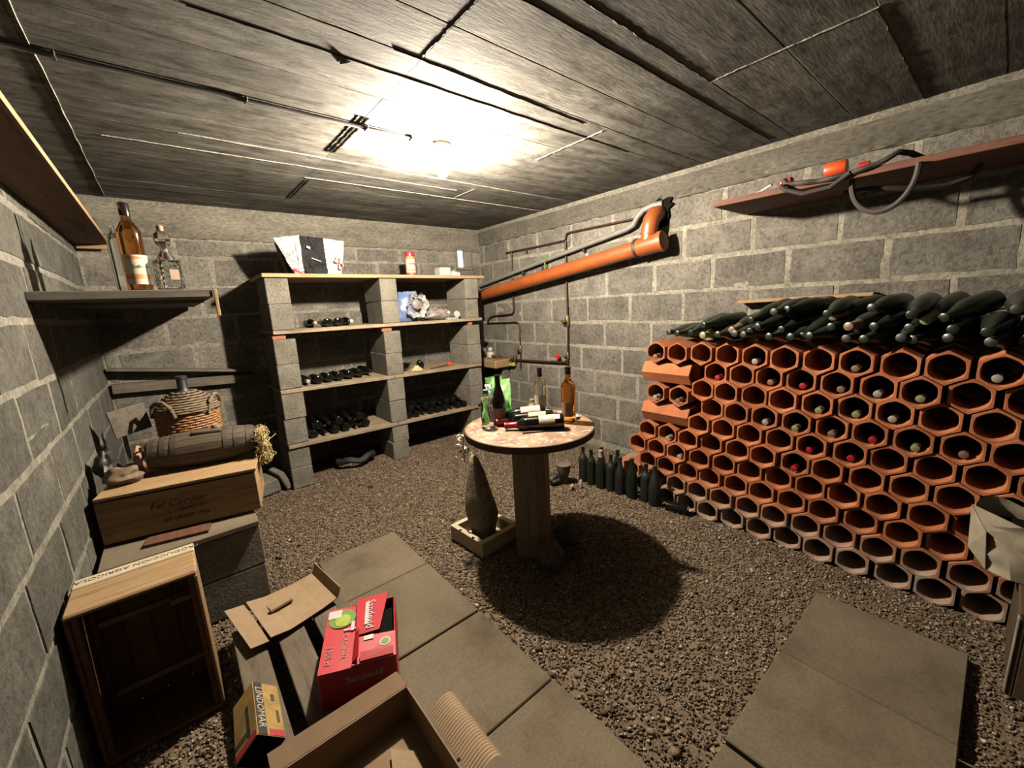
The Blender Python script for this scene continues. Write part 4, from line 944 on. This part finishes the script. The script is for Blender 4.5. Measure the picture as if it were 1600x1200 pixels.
for i in range(ns):
    a0, a1 = 2 * math.pi * i / ns + .012, 2 * math.pi * (i + 1) / ns - .012; v = []; f = []
    for k in range(9):
        s_ = k / 8; ro = RB(s_); x = (s_ - .5) * LB
        for a in (a0, (a0 + a1) / 2, a1): v.append((x, ro * math.cos(a), ro * math.sin(a)))
        for a in (a1, a0): v.append((x, (ro - .014) * math.cos(a), (ro - .014) * math.sin(a)))
    for k in range(8):
        for q in range(5): f.append((k * 5 + q, k * 5 + (q + 1) % 5, k * 5 + 5 + (q + 1) % 5, k * 5 + 5 + q))
    f += [tuple(range(5)), tuple(40 + q for q in range(4, -1, -1))]
    m = MB(); m.add(v, f); m.build('stave', 'barrel', br, True, 30)
for s_, w_ in ((.03, .055), (.135, .045), (.235, .05), (.72, .045), (.82, .04), (.955, .06)):
    m = MB(); m.grid(lambda uu, v: ((s_ - .5 + (v - .5) * w_) * LB, (RB(s_ + (v - .5) * w_) + .0025) * math.cos(6.283 * uu), (RB(s_ + (v - .5) * w_) + .0025) * math.sin(6.283 * uu)), 40, 3, True); m.build('hoop', 'hoop', br, True)
for s_ in (-1, 1):
    m = MB(); m.lathe([(.001, -.006), (.064, -.006), (.064, .006), (.001, .006)], 28, frame((s_ * (LB / 2 - .022), 0, 0), (0, 1, 0), (0, 0, 1))); m.build('head', 'barrel', br)
m = MB(); m.box((.02, -.03, .090), (.13, .05, .016), Matrix.Rotation(.06, 4, 'Y'), .004); m.build('bung_board', 'barrel', br)
m = MB(); m.lathe([(.02, .088), (.022, .10), (.018, .112)], 14, Matrix.Translation((.06, 0, 0))); m.build('bung', 'cork', br, True)
# straw stuffed against the right barrel end
rr = random.Random(21); m = MB(); base = bc + u * .262 + Vector((0, 0, .785))
for i in range(420):
    p = base + u * rr.gauss(0.006, .014) + nrm * rr.uniform(-.095, .075) + Vector((0, 0, rr.uniform(-.105, .085))); d = Vector((rr.gauss(0, .5), rr.gauss(0, .6), rr.gauss(0, 1.4))).normalized()
    e = Vector((rr.gauss(0, 1), rr.gauss(0, 1), rr.gauss(0, 1))) * .012; L = rr.uniform(.012, .03); m.tube([p - d * L, p + e, p + d * L], rr.uniform(.0012, .0026), 3)
m.lathe([(.004, -.018), (.07, -.016), (.092, -.004), (.09, .012), (.07, .024), (.004, .028)], 14, frame(base, nrm, Vector((0, 0, 1))), rj=lambda a, z: .8 + .5 * nz(math.cos(a) * 2, math.sin(a) * 2, z * 20, 1.5))
m2 = MB()
o = m.build('straw_bundle', 'straw'); tag(o, 'bundle of yellow straw packed against the right end of the barrel', 'straw', kind='stuff')
# at the left end of the barrel: crumpled copper rag, dark cloth, grey board
def lump(name, label, cat, c, s, mat, seed, amp=.35, fr=1.6, nu=26, nv=16, smooth=True):
    m = MB(); m.grid(lambda uu, v: (lambda a, b: (lambda r_: (c[0] + s[0] * r_ * math.cos(a) * math.sin(b), c[1] + s[1] * r_ * math.sin(a) * math.sin(b), c[2] + s[2] * r_ * math.cos(b)))(1 + amp * nz(math.cos(a) * math.sin(b) + seed, math.sin(a) * math.sin(b), math.cos(b), fr)))(6.283 * uu, .02 + (math.pi - .04) * v), nu, nv, True)
    return tag(m.build(name, mat, None, smooth, 50), label, cat)
pl_ = bc - u * .262
lump('copper_rag', 'crumpled copper-coloured rag at the left end of the barrel', 'rag', (pl_.x, pl_.y - .02, .80), (.04, .055, .07), 'rag', 3, .6, 2.5)
lump('dark_cloth', 'dark bundle of cloth between barrel and left wall', 'cloth', (-.352, 2.88, .79), (.046, .075, .075), 'rubber', 5, .45, 2.4)
lump('brown_sack', 'flattened brown sack on the left end of the wine case lid', 'sack', (-.285, 2.76, .755), (.085, .08, .042), 'wicker_g', 8, .5, 1.5)
m = MB(); m.bar((-.34, 3.22, .93), (-.18, 3.30, .95), .01, .16, .002); m.bar((-.30, 3.24, .42), (-.30, 3.28, .9), .02, .02); tag(m.build('grey_board', 'greywood'), 'small grey board leaning in the corner left of the demijohn', 'board')

dj = thing('wicker_demijohn', 'demijohn in a woven wicker basket with two handles behind the barrel', 'demijohn', (.012, 3.28, .709))
Rj = .158
m = MB(); rows = 15
for k in range(rows):
    z = .012 + .0155 * k; ph = (k % 2) * math.pi; R0 = Rj * (.93 + .07 * min(1, k / 6)); n = 72
    m.tube([((R0 + .0045 * math.cos(18 * (2 * math.pi * i / n) + ph)) * math.cos(2 * math.pi * i / n), (R0 + .0045 * math.cos(18 * (2 * math.pi * i / n) + ph)) * math.sin(2 * math.pi * i / n), z) for i in range(n)], .0068, 5, True)
m.build('woven_wall', 'wicker', dj, True, 60)
m = MB()
for i in range(36):
    a = 2 * math.pi * i / 36; m.tube([(Rj * .93 * math.cos(a), Rj * .93 * math.sin(a), 0), (Rj * math.cos(a), Rj * math.sin(a), .12), (Rj * math.cos(a), Rj * math.sin(a), .245)], .004, 4)
m.build('stakes', 'wicker', dj, True)
m = MB(); m.lathe([(.01, 0), (.14, .002), (.14, .008), (.01, .01)], 30); m.build('basket_base', 'wicker_g', dj)
m = MB()
for k in range(9):
    z = .243 + .0135 * k; R0 = .150 * (1 - (k / 9.5) ** 1.8) + .02; n = 60
    m.tube([((R0 + .004 * math.cos(15 * (2 * math.pi * i / n) + (k % 2) * math.pi)) * math.cos(2 * math.pi * i / n), (R0 + .004 * math.cos(15 * (2 * math.pi * i / n) + (k % 2) * math.pi)) * math.sin(2 * math.pi * i / n), z) for i in range(n)], .0085, 5, True)
m.build('woven_shoulder', 'wicker_g', dj, True, 60)
m = MB(); m.lathe([(.135, .02), (.145, .22), (.12, .29), (.07, .335), (.034, .36), (.028, .375), (.026, .435), (.032, .437), (.032, .452), (.022, .455)], 28); m.build('glass_bottle', 'greybottle', dj, True)
for s_ in (-1, 1):
    ax = math.radians(-28 if s_ > 0 else 222); ro = Vector((math.cos(ax), math.sin(ax), 0)); tg = Vector((-ro.y, ro.x, 0))
    pts = [tuple(ro * (Rj * 1.0 + .012 * math.sin(t_)) + tg * .078 * math.cos(t_) + Vector((0, 0, .225 + .098 * math.sin(t_)))) for t_ in [math.pi * i / 18 for i in range(19)]]
    m = MB(); m.tube(pts, .010, 7); m.tube([(p[0] + .006 * math.cos(i * 1.6), p[1] + .006 * math.sin(i * 1.6), p[2] + .005) for i, p in enumerate(pts)], .007, 6); m.build('handle', 'wicker_g', dj, True)

# rubble beside the block shelf
m = MB(); m.box((0, 0, .06), (.20, .26, .12), None, .01); o = m.build('concrete_block', 'shelfblock'); o.location = (.40, 3.98, .002); o.rotation_euler = (0, 0, .3); tag(o, 'grey concrete block on the gravel left of the block shelf', 'concrete block')
m = MB(); m.box((0, 0, 0), (.05, .22, .17), None, .008); o = m.build('block_fragment', 'shelfblock'); o.location = (.552, 3.97, .088); o.rotation_euler = (0, -.35, .2); tag(o, 'broken piece of block leaning against the left shelf pillar', 'rubble')

# ------------------------------------------------------------------ round table
TX, TY, TZ, TR = 1.531, 1.721, .799, .378
tb = thing('round_table', 'round wooden table on a single thick post in the middle of the cellar', 'table', (TX, TY, 0))
m = MB(); m.lathe([(.004, .7605), (TR - .010, .7605), (TR - .006, .763), (TR - .006, TZ - .0015), (TR - .012, TZ), (.004, TZ)], 64); m.build('table_top', 'tabletop', tb, True, 30)
m = MB(); m.lathe([(TR - .0055, .758), (TR, .759), (TR, TZ - .003), (TR - .0055, TZ - .0025)], 64, None, False, False); m.build('rim', 'tableedge', tb, True, 30)
m = MB()
v = []
for z, w_ in ((.0, .100), (.02, .098), (.7605, .098)):
    for (a, b) in ((-1, -.55), (-.55, -1), (.55, -1), (1, -.55), (1, .55), (.55, 1), (-.55, 1), (-1, .55)): v.append((a * w_, b * w_, z))
f = [(k * 8 + i, k * 8 + (i + 1) % 8, k * 8 + 8 + (i + 1) % 8, k * 8 + 8 + i) for k in range(2) for i in range(8)] + [tuple(range(7, -1, -1)), tuple(range(16, 24))]
m.add(v, f, Matrix.Rotation(.55, 4, 'Z')); m.build('post', 'tablepost', tb, True, 25)
for a in (.4, 1.97, 3.54, 5.11):
    m = MB(); m.bar((.07 * math.cos(a), .07 * math.sin(a), .745), (.27 * math.cos(a), .27 * math.sin(a), .745), .04, .03, .003); m.build('brace', 'tableedge', tb)
lump('field_stone', 'squarish dull stone at the foot of the table post, nearer one', 'stone', (1.462, 1.512, .075), (.075, .075, .088), 'rock', 2, .35, 1.2)
o = lump('field_stone', 'rounded dull stone right of the table post, farther one', 'stone', (1.745, 1.620, .070), (.085, .075, .082), 'rock', 6, .35, 1.2)

# things standing on the table
Zt = TZ + .0005
wb = thing('water_bottle', 'clear plastic water bottle with green cap on the table', 'bottle', (1.335, 1.862, Zt))
m = MB(); m.lathe([(.028, 0), (.034, .004), (.035, .02), (.034, .05), (.0355, .055), (.034, .09), (.0355, .095), (.034, .13), (.035, .15), (.03, .175), (.018, .195), (.0145, .20), (.0145, .215)], 24); m.build('plastic_body', 'clearglass', wb, True)
m = MB(); m.lathe([(.016, .205), (.0165, .207), (.0165, .226), (.0145, .228)], 20); m.build('cap', plain('teal_cap', (.02, .35, .22), .4, 0, .1, 10, 0), wb, True)
m = MB(); m.lathe([(.0362, .10), (.0362, .145)], 24, None, False, False); m.build('label', 'clearglass', wb, True)
bottle('black wine bottle with faded orange label standing on the table', 'burgundy', 'blackbottle', 'capblack', (.03, .105, .34, 'brownlabel'), (1.428, 1.868, Zt), (0, 0, -.62), None, .25)
gb = thing('green_bag', 'crumpled green and white plastic packet behind the black bottle', 'bag', (1.468, 1.955, Zt))
def gbf(uu, v):
    a = 2 * math.pi * uu; h = .27 * v; r_ = .055 * (1 - .25 * v) + .014 * nz(math.cos(a) * 3, math.sin(a) * 3, v * 6, 1)
    return (r_ * 1.35 * math.cos(a), r_ * .7 * math.sin(a), h + .01 * nz(a, v, 3))
cloth_lump(gbf, 26, 18).build('packet', 'baggreen', gb, True, 50)
m = MB(); m.grid(lambda uu, v: (-.105 + .075 * uu + .01 * nz(uu * 5, v * 4, 1), -.052 + .03 * uu + .02 * nz(uu * 6, v * 5, 3), .165 + .085 * v - .02 * uu), 10, 8); m.build('white_corner', translucent('white_film', (.5, .6, .5), (.8, .8, .78)), gb, True)
m = MB(); m.grid(lambda uu, v: (-.02 + .10 * uu, -.058 + .012 * nz(uu * 6, v * 7, 6), .04 + .22 * v), 10, 12); m.build('green_panel', 'baggreen', gb, True)
o = bottle('clear glass bottle with black stopper at the back of the table', 'bordeaux', 'clearglass', 'capblack', (.05, .13, .4, 'cream'), (1.742, 1.838, Zt), (0, 0, -.75), None, .245)
m = MB(); m.lathe([(.018, 0), (.038, .004), (.040, .03), (.030, .075), (.016, .09), (.018, .112), (.012, .118)], 20); o = m.build('glass_carafe', 'clearglass', None, True); o.location = (1.665, 1.835, Zt); tag(o, 'short clear glass carafe in front of the black-stoppered bottle', 'carafe')
rb = bottle('bottle of orange wine with black cap standing on the right of the table', 'bordeaux', 'rose', 'capblack', (.04, .115, .28, 'brownlabel'), (1.722, 1.580, Zt), (0, 0, -1.1), None, .262, scale=1.1)
dx = Vector((.80, -.60, 0)).normalized()
def tlie(p, ax, lab, kind, cap, labs, capz, z, spin):
    bottle(lab, kind, 'blackbottle', cap, labs, (p[0], p[1], Zt + z * 1.12), lying(ax, spin), 'wine bottles lying on the table', capz, scale=1.12)
tlie((1.615, 1.518), (-.72, .69, -.06), 'dark wine bottle with red capsule lying at the front of the table', 'bordeaux', 'capred', [(.045, .125, .30, 'cream'), (.02, .05, .14, 'white'), (.075, .10, .14, 'white')], .235, .040, .3)
tlie((1.640, 1.625), (-.75, .66, -.06), 'dark wine bottle with red capsule lying behind the front one', 'bordeaux', 'capred', (.04, .13, .35, 'cream'), .235, .040, -.5)
tlie((1.672, 1.724), (-.80, .60, -.05), 'dark green bottle with wide cream label lying at the back', 'burgundy', 'capblack', (.03, .135, .5, 'cream'), .23, .043, -.2)
m = MB(); m.bar((1.40, 1.63, Zt + .004), (1.56, 1.53, Zt + .004), .022, .006, .001); tag(m.build('wooden_spatula', 'tableedge'), 'thin dark stick lying at the front of the table', 'stick')
m = MB(); m.bar((1.50, 1.97, Zt + .008), (1.74, 1.92, Zt + .008), .03, .014, .002); tag(m.build('wooden_strip', 'tableedge'), 'flat brown strip lying at the back of the table', 'strip')
lump('paper_scrap', 'crumpled pale paper on the right of the table', 'paper', (1.795, 1.615, Zt + .012), (.045, .03, .012), 'cream', 4, .6, 2)
m = MB(); m.lathe([(.012, 0), (.026, .002), (.026, .02), (.012, .022)], 18, frame((1.835, 1.70, Zt + .027), (0, 0, 1), (.3, 1, 0))); tag(m.build('black_cap', 'rubber', None, True), 'small black round cap at the right table edge', 'cap')
# garlands of pale flakes at the left edge of the table
rr = random.Random(31); m = MB()
for i in range(26):
    c = Vector((TX - .285 + rr.uniform(-.045, .02), TY + .275 + rr.uniform(-.03, .03), TZ - .11 + rr.uniform(-.10, .09))); s_ = rr.uniform(.008, .02)
    m.add([c + Vector((rr.uniform(-1, 1), rr.uniform(-1, 1), rr.uniform(-1, 1))) * s_ for _ in range(5)], [(0, 1, 2), (0, 2, 3), (1, 2, 4), (2, 3, 4), (0, 1, 4), (0, 3, 4)])
m.tube([(TX - .275, TY + .265, TZ - .01), (TX - .29, TY + .275, TZ - .10), (TX - .285, TY + .28, TZ - .22)], .004, 5)
tag(m.build('dried_garland', 'cream'), 'string of pale dried bits hanging at the left edge of the table', 'garland')

# pale tray with the tapering lump, left of the post
tr = thing('wooden_tray', 'shallow pale wooden box on the gravel left of the table post', 'box', (1.372, 2.022, .004), (0, 0, .06))
for (c, d, nm) in [((0, 0, .008), (.31, .33, .014), 'bottom_board'), ((0, -.1475, .052), (.31, .035, .092), 'side_board'), ((0, .1475, .052), (.31, .035, .092), 'side_board'), ((-.1375, 0, .052), (.035, .258, .092), 'end_board'), ((.1375, 0, .052), (.035, .258, .092), 'end_board')]:
    m = MB(); m.box(c, d, None, .002); m.build(nm, 'palewood', tr)
for (x, y) in ((-.148, .06), (-.148, -.07)):
    m = MB(); m.box((x, y, .0985), (.012, .02, .004)); m.build('notch', 'black', tr)
m = MB(); m.lathe([(.02, .02), (.068, .022), (.088, .10), (.102, .18), (.098, .26), (.078, .36), (.056, .46), (.036, .54), (.022, .585), (.003, .595)], 30, None, True, True, rj=lambda a, z: 1 + .16 * nz(math.cos(a) * 1.5, math.sin(a) * 1.5, z * 9, 1))
o = m.build('tapering_stone', 'lump', None, True, 50); o.location = (1.378, 2.03, -.001); o.rotation_euler = (0, -.085, .0); tag(o, 'tall tapering grey-green lump standing in the pale tray', 'stone')
# rubbish behind the table, by the bottles
m = MB(); m.lathe([(.018, 0), (.03, .01), (.055, .12), (.062, .17), (.05, .175)], 10, None, True, True, rj=lambda a, z: 1 + .2 * nz(math.cos(a), math.sin(a), z * 8, 2)); o = m.build('wood_stump', 'greywood', None, True); o.location = (2.34, 2.22, .002); tag(o, 'small tapering wood stump behind the table near the bottles', 'stump')
lump('dark_bundle', 'dark rounded bundle on the gravel behind the table', 'bundle', (2.27, 2.26, .045), (.05, .05, .05), 'rubber', 9, .4)
m = MB(); m.box((0, 0, 0), (.05, .02, .035), None, .003); o = m.build('yellow_scrap', 'straw'); o.location = (2.30, 2.10, .02); o.rotation_euler = (.3, 0, .5); tag(o, 'small yellow scrap on the gravel near the standing bottles', 'scrap')
m = MB(); m.lathe([(.012, 0), (.014, .005), (.012, .06), (.006, .07)], 10); o = m.build('white_cartridge', 'whiteplastic', None, True); o.location = (2.37, 2.06, .003); tag(o, 'little white plastic tube standing beside the bottles', 'tube')

# ------------------------------------------------------------------ front left: crate, pallet, cartons
cr = thing('wooden_crate', 'slatted wooden wine crate standing on its end against the left wall', 'crate', (-.408, 1.80, .004))
Wc, Dp, Hh = .345, .25, .596
def cpart(name, c, d, mat, ch=.003): m = MB(); m.box(c, d, None, ch); return m.build(name, mat, cr)
top = cpart('top_board', (Wc / 2, .088, Hh - .009), (Wc, .176, .018), 'pine', .006)
tb2 = cpart('top_board', (Wc / 2, .216, Hh - .009), (Wc, .066, .018), 'palewood', .004)
obj('lettering', text_mesh('PRODUCCION AGRICOLA', .030, 'inkgrey', 'lettering', 0), tb2, (Wc / 2 + .01, .217, Hh + .0006), (0, 0, math.pi))
for z0_ in (.009,): cpart('bottom_board', (Wc / 2, Dp / 2, z0_), (Wc, Dp, .018), 'oldwood')
for x in (.007, Wc - .007):
    for k, (y, w_) in enumerate([(.042, .082), (.125, .082), (.208, .082)]): cpart('side_slat', (x, y, Hh / 2), (.012, w_, Hh - .038), 'pine_z' if x > .1 else 'oldwood')
for k in range(4): cpart('back_slat', (.052 + .080 * k, Dp - .006, Hh / 2), (.079, .010, Hh - .038), 'oldwood')
cpart('back_panel', (Wc / 2, Dp + .003, Hh / 2), (Wc - .002, .006, Hh - .04), 'oldwood')  # added behind the slats to stop light leaking into the crate
for x in (.022, Wc - .022):
    for y in (.02, Dp - .03): cpart('corner_post', (x, y, Hh / 2), (.018, .022, Hh - .04), 'oldwood')
for z0_ in (.10, .40): cpart('inner_batten', (Wc / 2, Dp - .02, z0_), (Wc - .05, .012, .022), 'pine')
cpart('inner_batten', (Wc - .06, .15, .43), (.08, .03, .02), 'pine')

pt = thing('pallet', 'weathered wooden pallet lying on the gravel under the cartons', 'pallet', (0, 0, 0))
for k, x in enumerate([-.005, .145, .295, .40]):
    m = MB(); m.box((x + .055 if k < 3 else x + .025, 1.47, .118), (.105 if k < 3 else .05, 1.16, .020), None, .003); m.build('deck_board', 'greywood_y', pt)
for y in (.97, 1.47, 1.97):
    for x in (.03, .22, .41):
        m = MB(); m.box((x, y, .062), (.085 if x < .4 else .07, .10, .088), None, .003); m.build('pallet_foot', 'greywood', pt)
    m = MB(); m.box((.222, y, .010), (.455, .10, .016), None, .003); m.build('bottom_board', 'greywood', pt)

# flattened cardboard on the far end of the pallet
fc = thing('flat_cardboard', 'flattened corrugated cardboard sheet with folds on the pallet', 'cardboard', (0, 0, 0))
def sheet(parent, pts, mat, name, th=.004, n=1):
    """quad sheet a b c d with thickness"""
    a, b, c, d = [Vector(p) for p in pts]; nr = (b - a).cross(d - a).normalized() * th
    m = MB(); v = [a, b, c, d, a - nr, b - nr, c - nr, d - nr]
    m.add(v, [(0, 1, 2, 3), (7, 6, 5, 4), (0, 4, 5, 1), (1, 5, 6, 2), (2, 6, 7, 3), (3, 7, 4, 0)]); return m.build(name, mat, parent)
sheet(fc, [(.048, 1.835, .165), (.118, 1.835, .158), (.064, 2.172, .160), (-.012, 2.168, .172)], 'card', 'flap')
sheet(fc, [(.122, 1.835, .172), (.200, 1.850, .154), (.150, 2.180, .150), (.074, 2.172, .168)], 'card', 'flap')
sheet(fc, [(.200, 1.850, .154), (.345, 1.892, .150), (.300, 2.196, .146), (.150, 2.180, .150)], 'card', 'panel')
sheet(fc, [(.345, 1.892, .150), (.415, 1.905, .160), (.375, 2.200, .158), (.300, 2.196, .146)], 'card', 'panel')
sheet(fc, [(.415, 1.905, .160), (.432, 1.908, .205), (.394, 2.203, .205), (.375, 2.200, .158)], 'card', 'turned_up_edge')
m = MB(); m.tube([(.150, 2.02, .168), (.245, 2.045, .166)], .013, 10); m.build('rolled_tab', 'card', fc, True)
sheet(fc, [(.155, 2.03, .166), (.25, 2.055, .164), (.235, 2.13, .152), (.14, 2.105, .154)], 'card', 'tab')

# red drinks carton
rc = thing('red_carton', 'bright red printed drinks carton torn open on the pallet', 'carton', (.199, 1.376, .129), (0, 0, -.405))
Wd, Dd, Ht = .262, .325, .148
def rbx(name, c, d, mat, ch=.002): m = MB(); m.box(c, d, None, ch); return m.build(name, mat, rc)
rbx('front_panel', (Wd / 2, .003, Ht / 2), (Wd, .005, Ht), 'red'); rbx('back_panel', (Wd / 2, Dd - .003, Ht / 2), (Wd, .005, Ht), 'red')
rbx('side_panel', (.003, Dd / 2, Ht / 2), (.005, Dd - .012, Ht), 'red'); rbx('side_panel', (Wd - .003, Dd / 2, Ht / 2), (.005, Dd - .012, Ht), 'red')
rbx('base', (Wd / 2, Dd / 2, .004), (Wd - .012, Dd - .012, .004), 'black')
sheet(rc, [(.0, .0, Ht + .003), (.118, .0, Ht - .002), (.108, Dd, Ht - .002), (.0, Dd, Ht + .003)], 'red', 'top_flap', .003)
sheet(rc, [(.112, .0, Ht + .006), (Wd, .0, Ht + .004), (Wd, .118, Ht + .004), (.118, .125, Ht + .010)], 'red', 'top_flap', .003)
sheet(rc, [(.118, .130, Ht + .014), (.205, .128, Ht + .020), (.238, Dd + .01, Ht + .022), (.110, Dd + .012, Ht + .014)], 'red', 'top_flap', .003)
sheet(rc, [(.112, .010, Ht + .008), (.135, .012, Ht + .028), (.13, .15, Ht + .030), (.115, .15, Ht + .012)], 'red', 'torn_strip', .002)
sheet(rc, [(.14, .004, Ht + .012), (.255, .004, Ht + .010), (.255, .03, Ht + .020), (.14, .034, Ht + .022)], 'red', 'folded_edge', .002)
# can inside the opening
m = MB(); m.lathe([(.028, 0), (.033, .006), (.033, .108), (.027, .118), (.026, .120)], 24, Matrix.Translation((Wd - .042, .165, .010))); m.build('drink_can', plain('aluminium', (.7, .7, .7), .3, .9, .1, 10, 0), rc, True)
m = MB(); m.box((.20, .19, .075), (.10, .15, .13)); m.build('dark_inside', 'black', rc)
m = MB(); m.lathe([(.001, 0), (.052, 0), (.052, .0015), (.001, .0015)], 28, Matrix.Translation((.058, .255, Ht + .0032))); m.build('fruit_print', 'green_print', rc)
m = MB(); m.lathe([(.001, 0), (.036, 0), (.036, .0012), (.001, .0012)], 28, Matrix.Translation((.060, .245, Ht + .0048)), rj=lambda a, z: .85 + .3 * nz(math.cos(a), math.sin(a), 2, 1.5)); m.build('fruit_print', 'lime', rc)
for p in [((.008, .285, Ht + .006), (.05, .045)), ((.075, .185, Ht + .005), (.045, .008)), ((.10, .20, Ht + .0048), (.012, .05))]:
    m = MB(); m.box((p[0][0] + p[1][0] / 2 - .005, p[0][1], p[0][2]), (p[1][0], p[1][1], .0012)); m.build('white_print', 'white', rc)
def rtext(s_, size, loc, rz, mat='white', rx=0.0): return obj('lettering', text_mesh(s_, size, mat, 'lettering'), rc, loc, (rx, 0, rz))
rtext('ORIGINAL', .026, (.078, .105, Ht + .0035), -math.pi / 2, 'pinkink'); rtext('1906 cl', .030, (.026, .075, Ht + .0045), -math.pi / 2, 'pinkink')
rtext('Sandevid', .046, (.168, .225, Ht + .0205), -math.pi / 2); rtext('Sandevid', .036, (.15, -.0004, .10), 0, 'white', math.pi / 2)
m = MB(); m.box((.155, .235, Ht + .0195), (.014, .13, .0012), Matrix.Identity(4)); m.build('white_print', 'white', rc)
m = MB(); m.lathe([(.001, 0), (.021, 0), (.021, .0012), (.001, .0012)], 24, Matrix.Translation((.225, .075, Ht + .0052))); m.build('round_seal', 'cream', rc)
m = MB(); m.lathe([(.001, 0), (.013, 0), (.013, .0012), (.001, .0012)], 20, Matrix.Translation((.225, .075, Ht + .0066))); m.build('round_seal', 'green_print', rc)
m = MB(); m.box((.165, .11, Ht + .0105), (.035, .022, .0012)); m.build('white_print', 'white', rc)

# yellow carton lying on its edge
yc = thing('yellow_carton', 'small yellow and black printed carton lying on its edge by the crate', 'carton', (.018, 1.415, .200), (0, 0, -.07))
h_ = .047; Ly = .225; T45 = Matrix.Rotation(math.pi / 4, 4, 'Y')
m = MB(); m.box((0, 0, 0), (2 * h_, Ly, 2 * h_), T45, .0015); m.build('carton_body', 'yellowcard', yc)
def ysurf(c, d, mat, name): m = MB(); m.box(c, d, T45); return m.build(name, mat, yc)
ysurf((-h_ + .017, 0, h_ + .0004), (.030, Ly - .004, .0015), 'rubber', 'black_band')
o = obj('lettering', text_mesh('LINDOMAR', .034, 'cream', 'lettering'), yc); o.matrix_local = T45 @ frame((-h_ + .017, 0, h_ + .0016), (0, -1, 0), (1, 0, 0))
ysurf((.018, -.098, h_ + .0004), (.05, .024, .0015), 'redmark', 'red_print'); ysurf((-h_ - .0004, -.02, .015), (.0015, .12, .010), 'hoop', 'brown_print'); ysurf((-h_ - .0004, -.06, -.01), (.0015, .018, .06), 'hoop', 'brown_print')
ysurf((-h_ - .0004, -.098, 0), (.0015, .024, .085), 'redmark', 'red_print'); ysurf((.02, .05, h_ + .0004), (.012, .03, .0015), 'hoop', 'brown_print'); ysurf((.03, -.03, h_ + .0004), (.010, .05, .0015), 'hoop', 'brown_print')
ysurf((0, -Ly / 2 - .0005, 0), (2 * h_ - .002, .001, 2 * h_ - .002), 'black', 'end_panel')  # end painted black for the shade on the side away from the bulb

# open brown cardboard box at the bottom edge
ob = thing('cardboard_box', 'open brown cardboard box with raised flap at the bottom edge', 'cardboard box', (.020, .775, .130), (0, 0, 0))
Bw, Bd, Bh = .405, .385, .118
sheet(ob, [(0, Bd, Bh), (Bw, Bd, Bh), (Bw, Bd, 0), (0, Bd, 0)], 'card_d', 'back_side'); sheet(ob, [(Bw, Bd, Bh), (Bw, 0, Bh), (Bw, 0, 0), (Bw, Bd, 0)], 'card_d', 'right_side')
sheet(ob, [(0, 0, Bh), (0, Bd, Bh), (0, Bd, 0), (0, 0, 0)], 'card_d', 'left_side'); sheet(ob, [(Bw, 0, Bh), (0, 0, Bh), (0, 0, 0), (Bw, 0, 0)], 'card_d', 'front_side')
sheet(ob, [(0, 0, .006), (Bw, 0, .006), (Bw, Bd, .006), (0, Bd, .006)], 'card_d', 'box_bottom')
sheet(ob, [(.20, .02, .012), (.33, .03, .014), (.36, .25, .016), (.30, .30, .030)], 'card', 'loose_sheet', .003)
sheet(ob, [(0, Bd + .002, Bh), (Bw, Bd + .002, Bh), (Bw - .01, Bd + .055, Bh + .022), (.0, Bd + .055, Bh + .022)], 'card_d', 'flap')
m = MB(); nrib = 26
m.grid(lambda uu, v: (Bw + .010 + .085 * v + .02 * math.sin(v * 2.5), -.01 + .26 * uu, Bh + .002 + .030 * math.sin(v * math.pi * .9) - .02 * v * v + .0018 * math.sin(uu * nrib * 6.283)), nrib * 4 + 1, 8); o = m.build('corrugated_flap', 'card', ob, True, 80)

# ------------------------------------------------------------------ right edge: old chest with a torn sack
ch = thing('old_chest', 'old wooden box with peeling white paint at the right edge', 'wooden box', (2.13, -.66, .004))
for (c, d, nm, mt) in [((.22, .492, .165), (.44, .016, .33), 'front_board', 'tableedge'), ((.008, .25, .165), (.016, .468, .33), 'side_board', 'tableedge'), ((.432, .25, .165), (.016, .468, .33), 'side_board', 'tableedge'), ((.22, .008, .165), (.44, .016, .33), 'back_board', 'tableedge'), ((.22, .25, .338), (.45, .51, .016), 'lid', 'tableedge')]:
    m = MB(); m.box(c, d, None, .003); m.build(nm, mt, ch)
m = MB(); m.box((.014, .502, .165), (.034, .006, .31), None, .002); m.build('painted_edge', 'whitepaint', ch)
tsk = thing('torn_sack', 'torn beige paper sack slumped on the old box beside the clay tiles', 'sack', (2.47, -.17, .353))
def sfun(uu, v):
    a = 2 * math.pi * uu; r_ = 1 + .18 * nz(math.cos(a) * 2, math.sin(a) * 2, v * 3, 1.3)
    return (.115 * r_ * math.cos(a) - .02 + .03 * v, .125 * r_ * math.sin(a) + .03 * v, .215 * v + .03 * v * math.sin(a * 2))
cloth_lump(sfun, 22, 12).build('sack_body', 'sack', tsk, True, 40)
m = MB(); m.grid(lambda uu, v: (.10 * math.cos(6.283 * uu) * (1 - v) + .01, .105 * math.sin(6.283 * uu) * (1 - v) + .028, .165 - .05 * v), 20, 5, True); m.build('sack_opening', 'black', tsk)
sheet(tsk, [(-.10, .10, .0), (-.06, .155, .06), (-.03, .165, .235), (-.10, .115, .16)], 'sack', 'torn_corner', .004)
sheet(tsk, [(-.135, .0, .08), (-.10, .115, .16), (-.03, .165, .235), (-.08, .02, .20)], 'sack', 'torn_corner', .004)
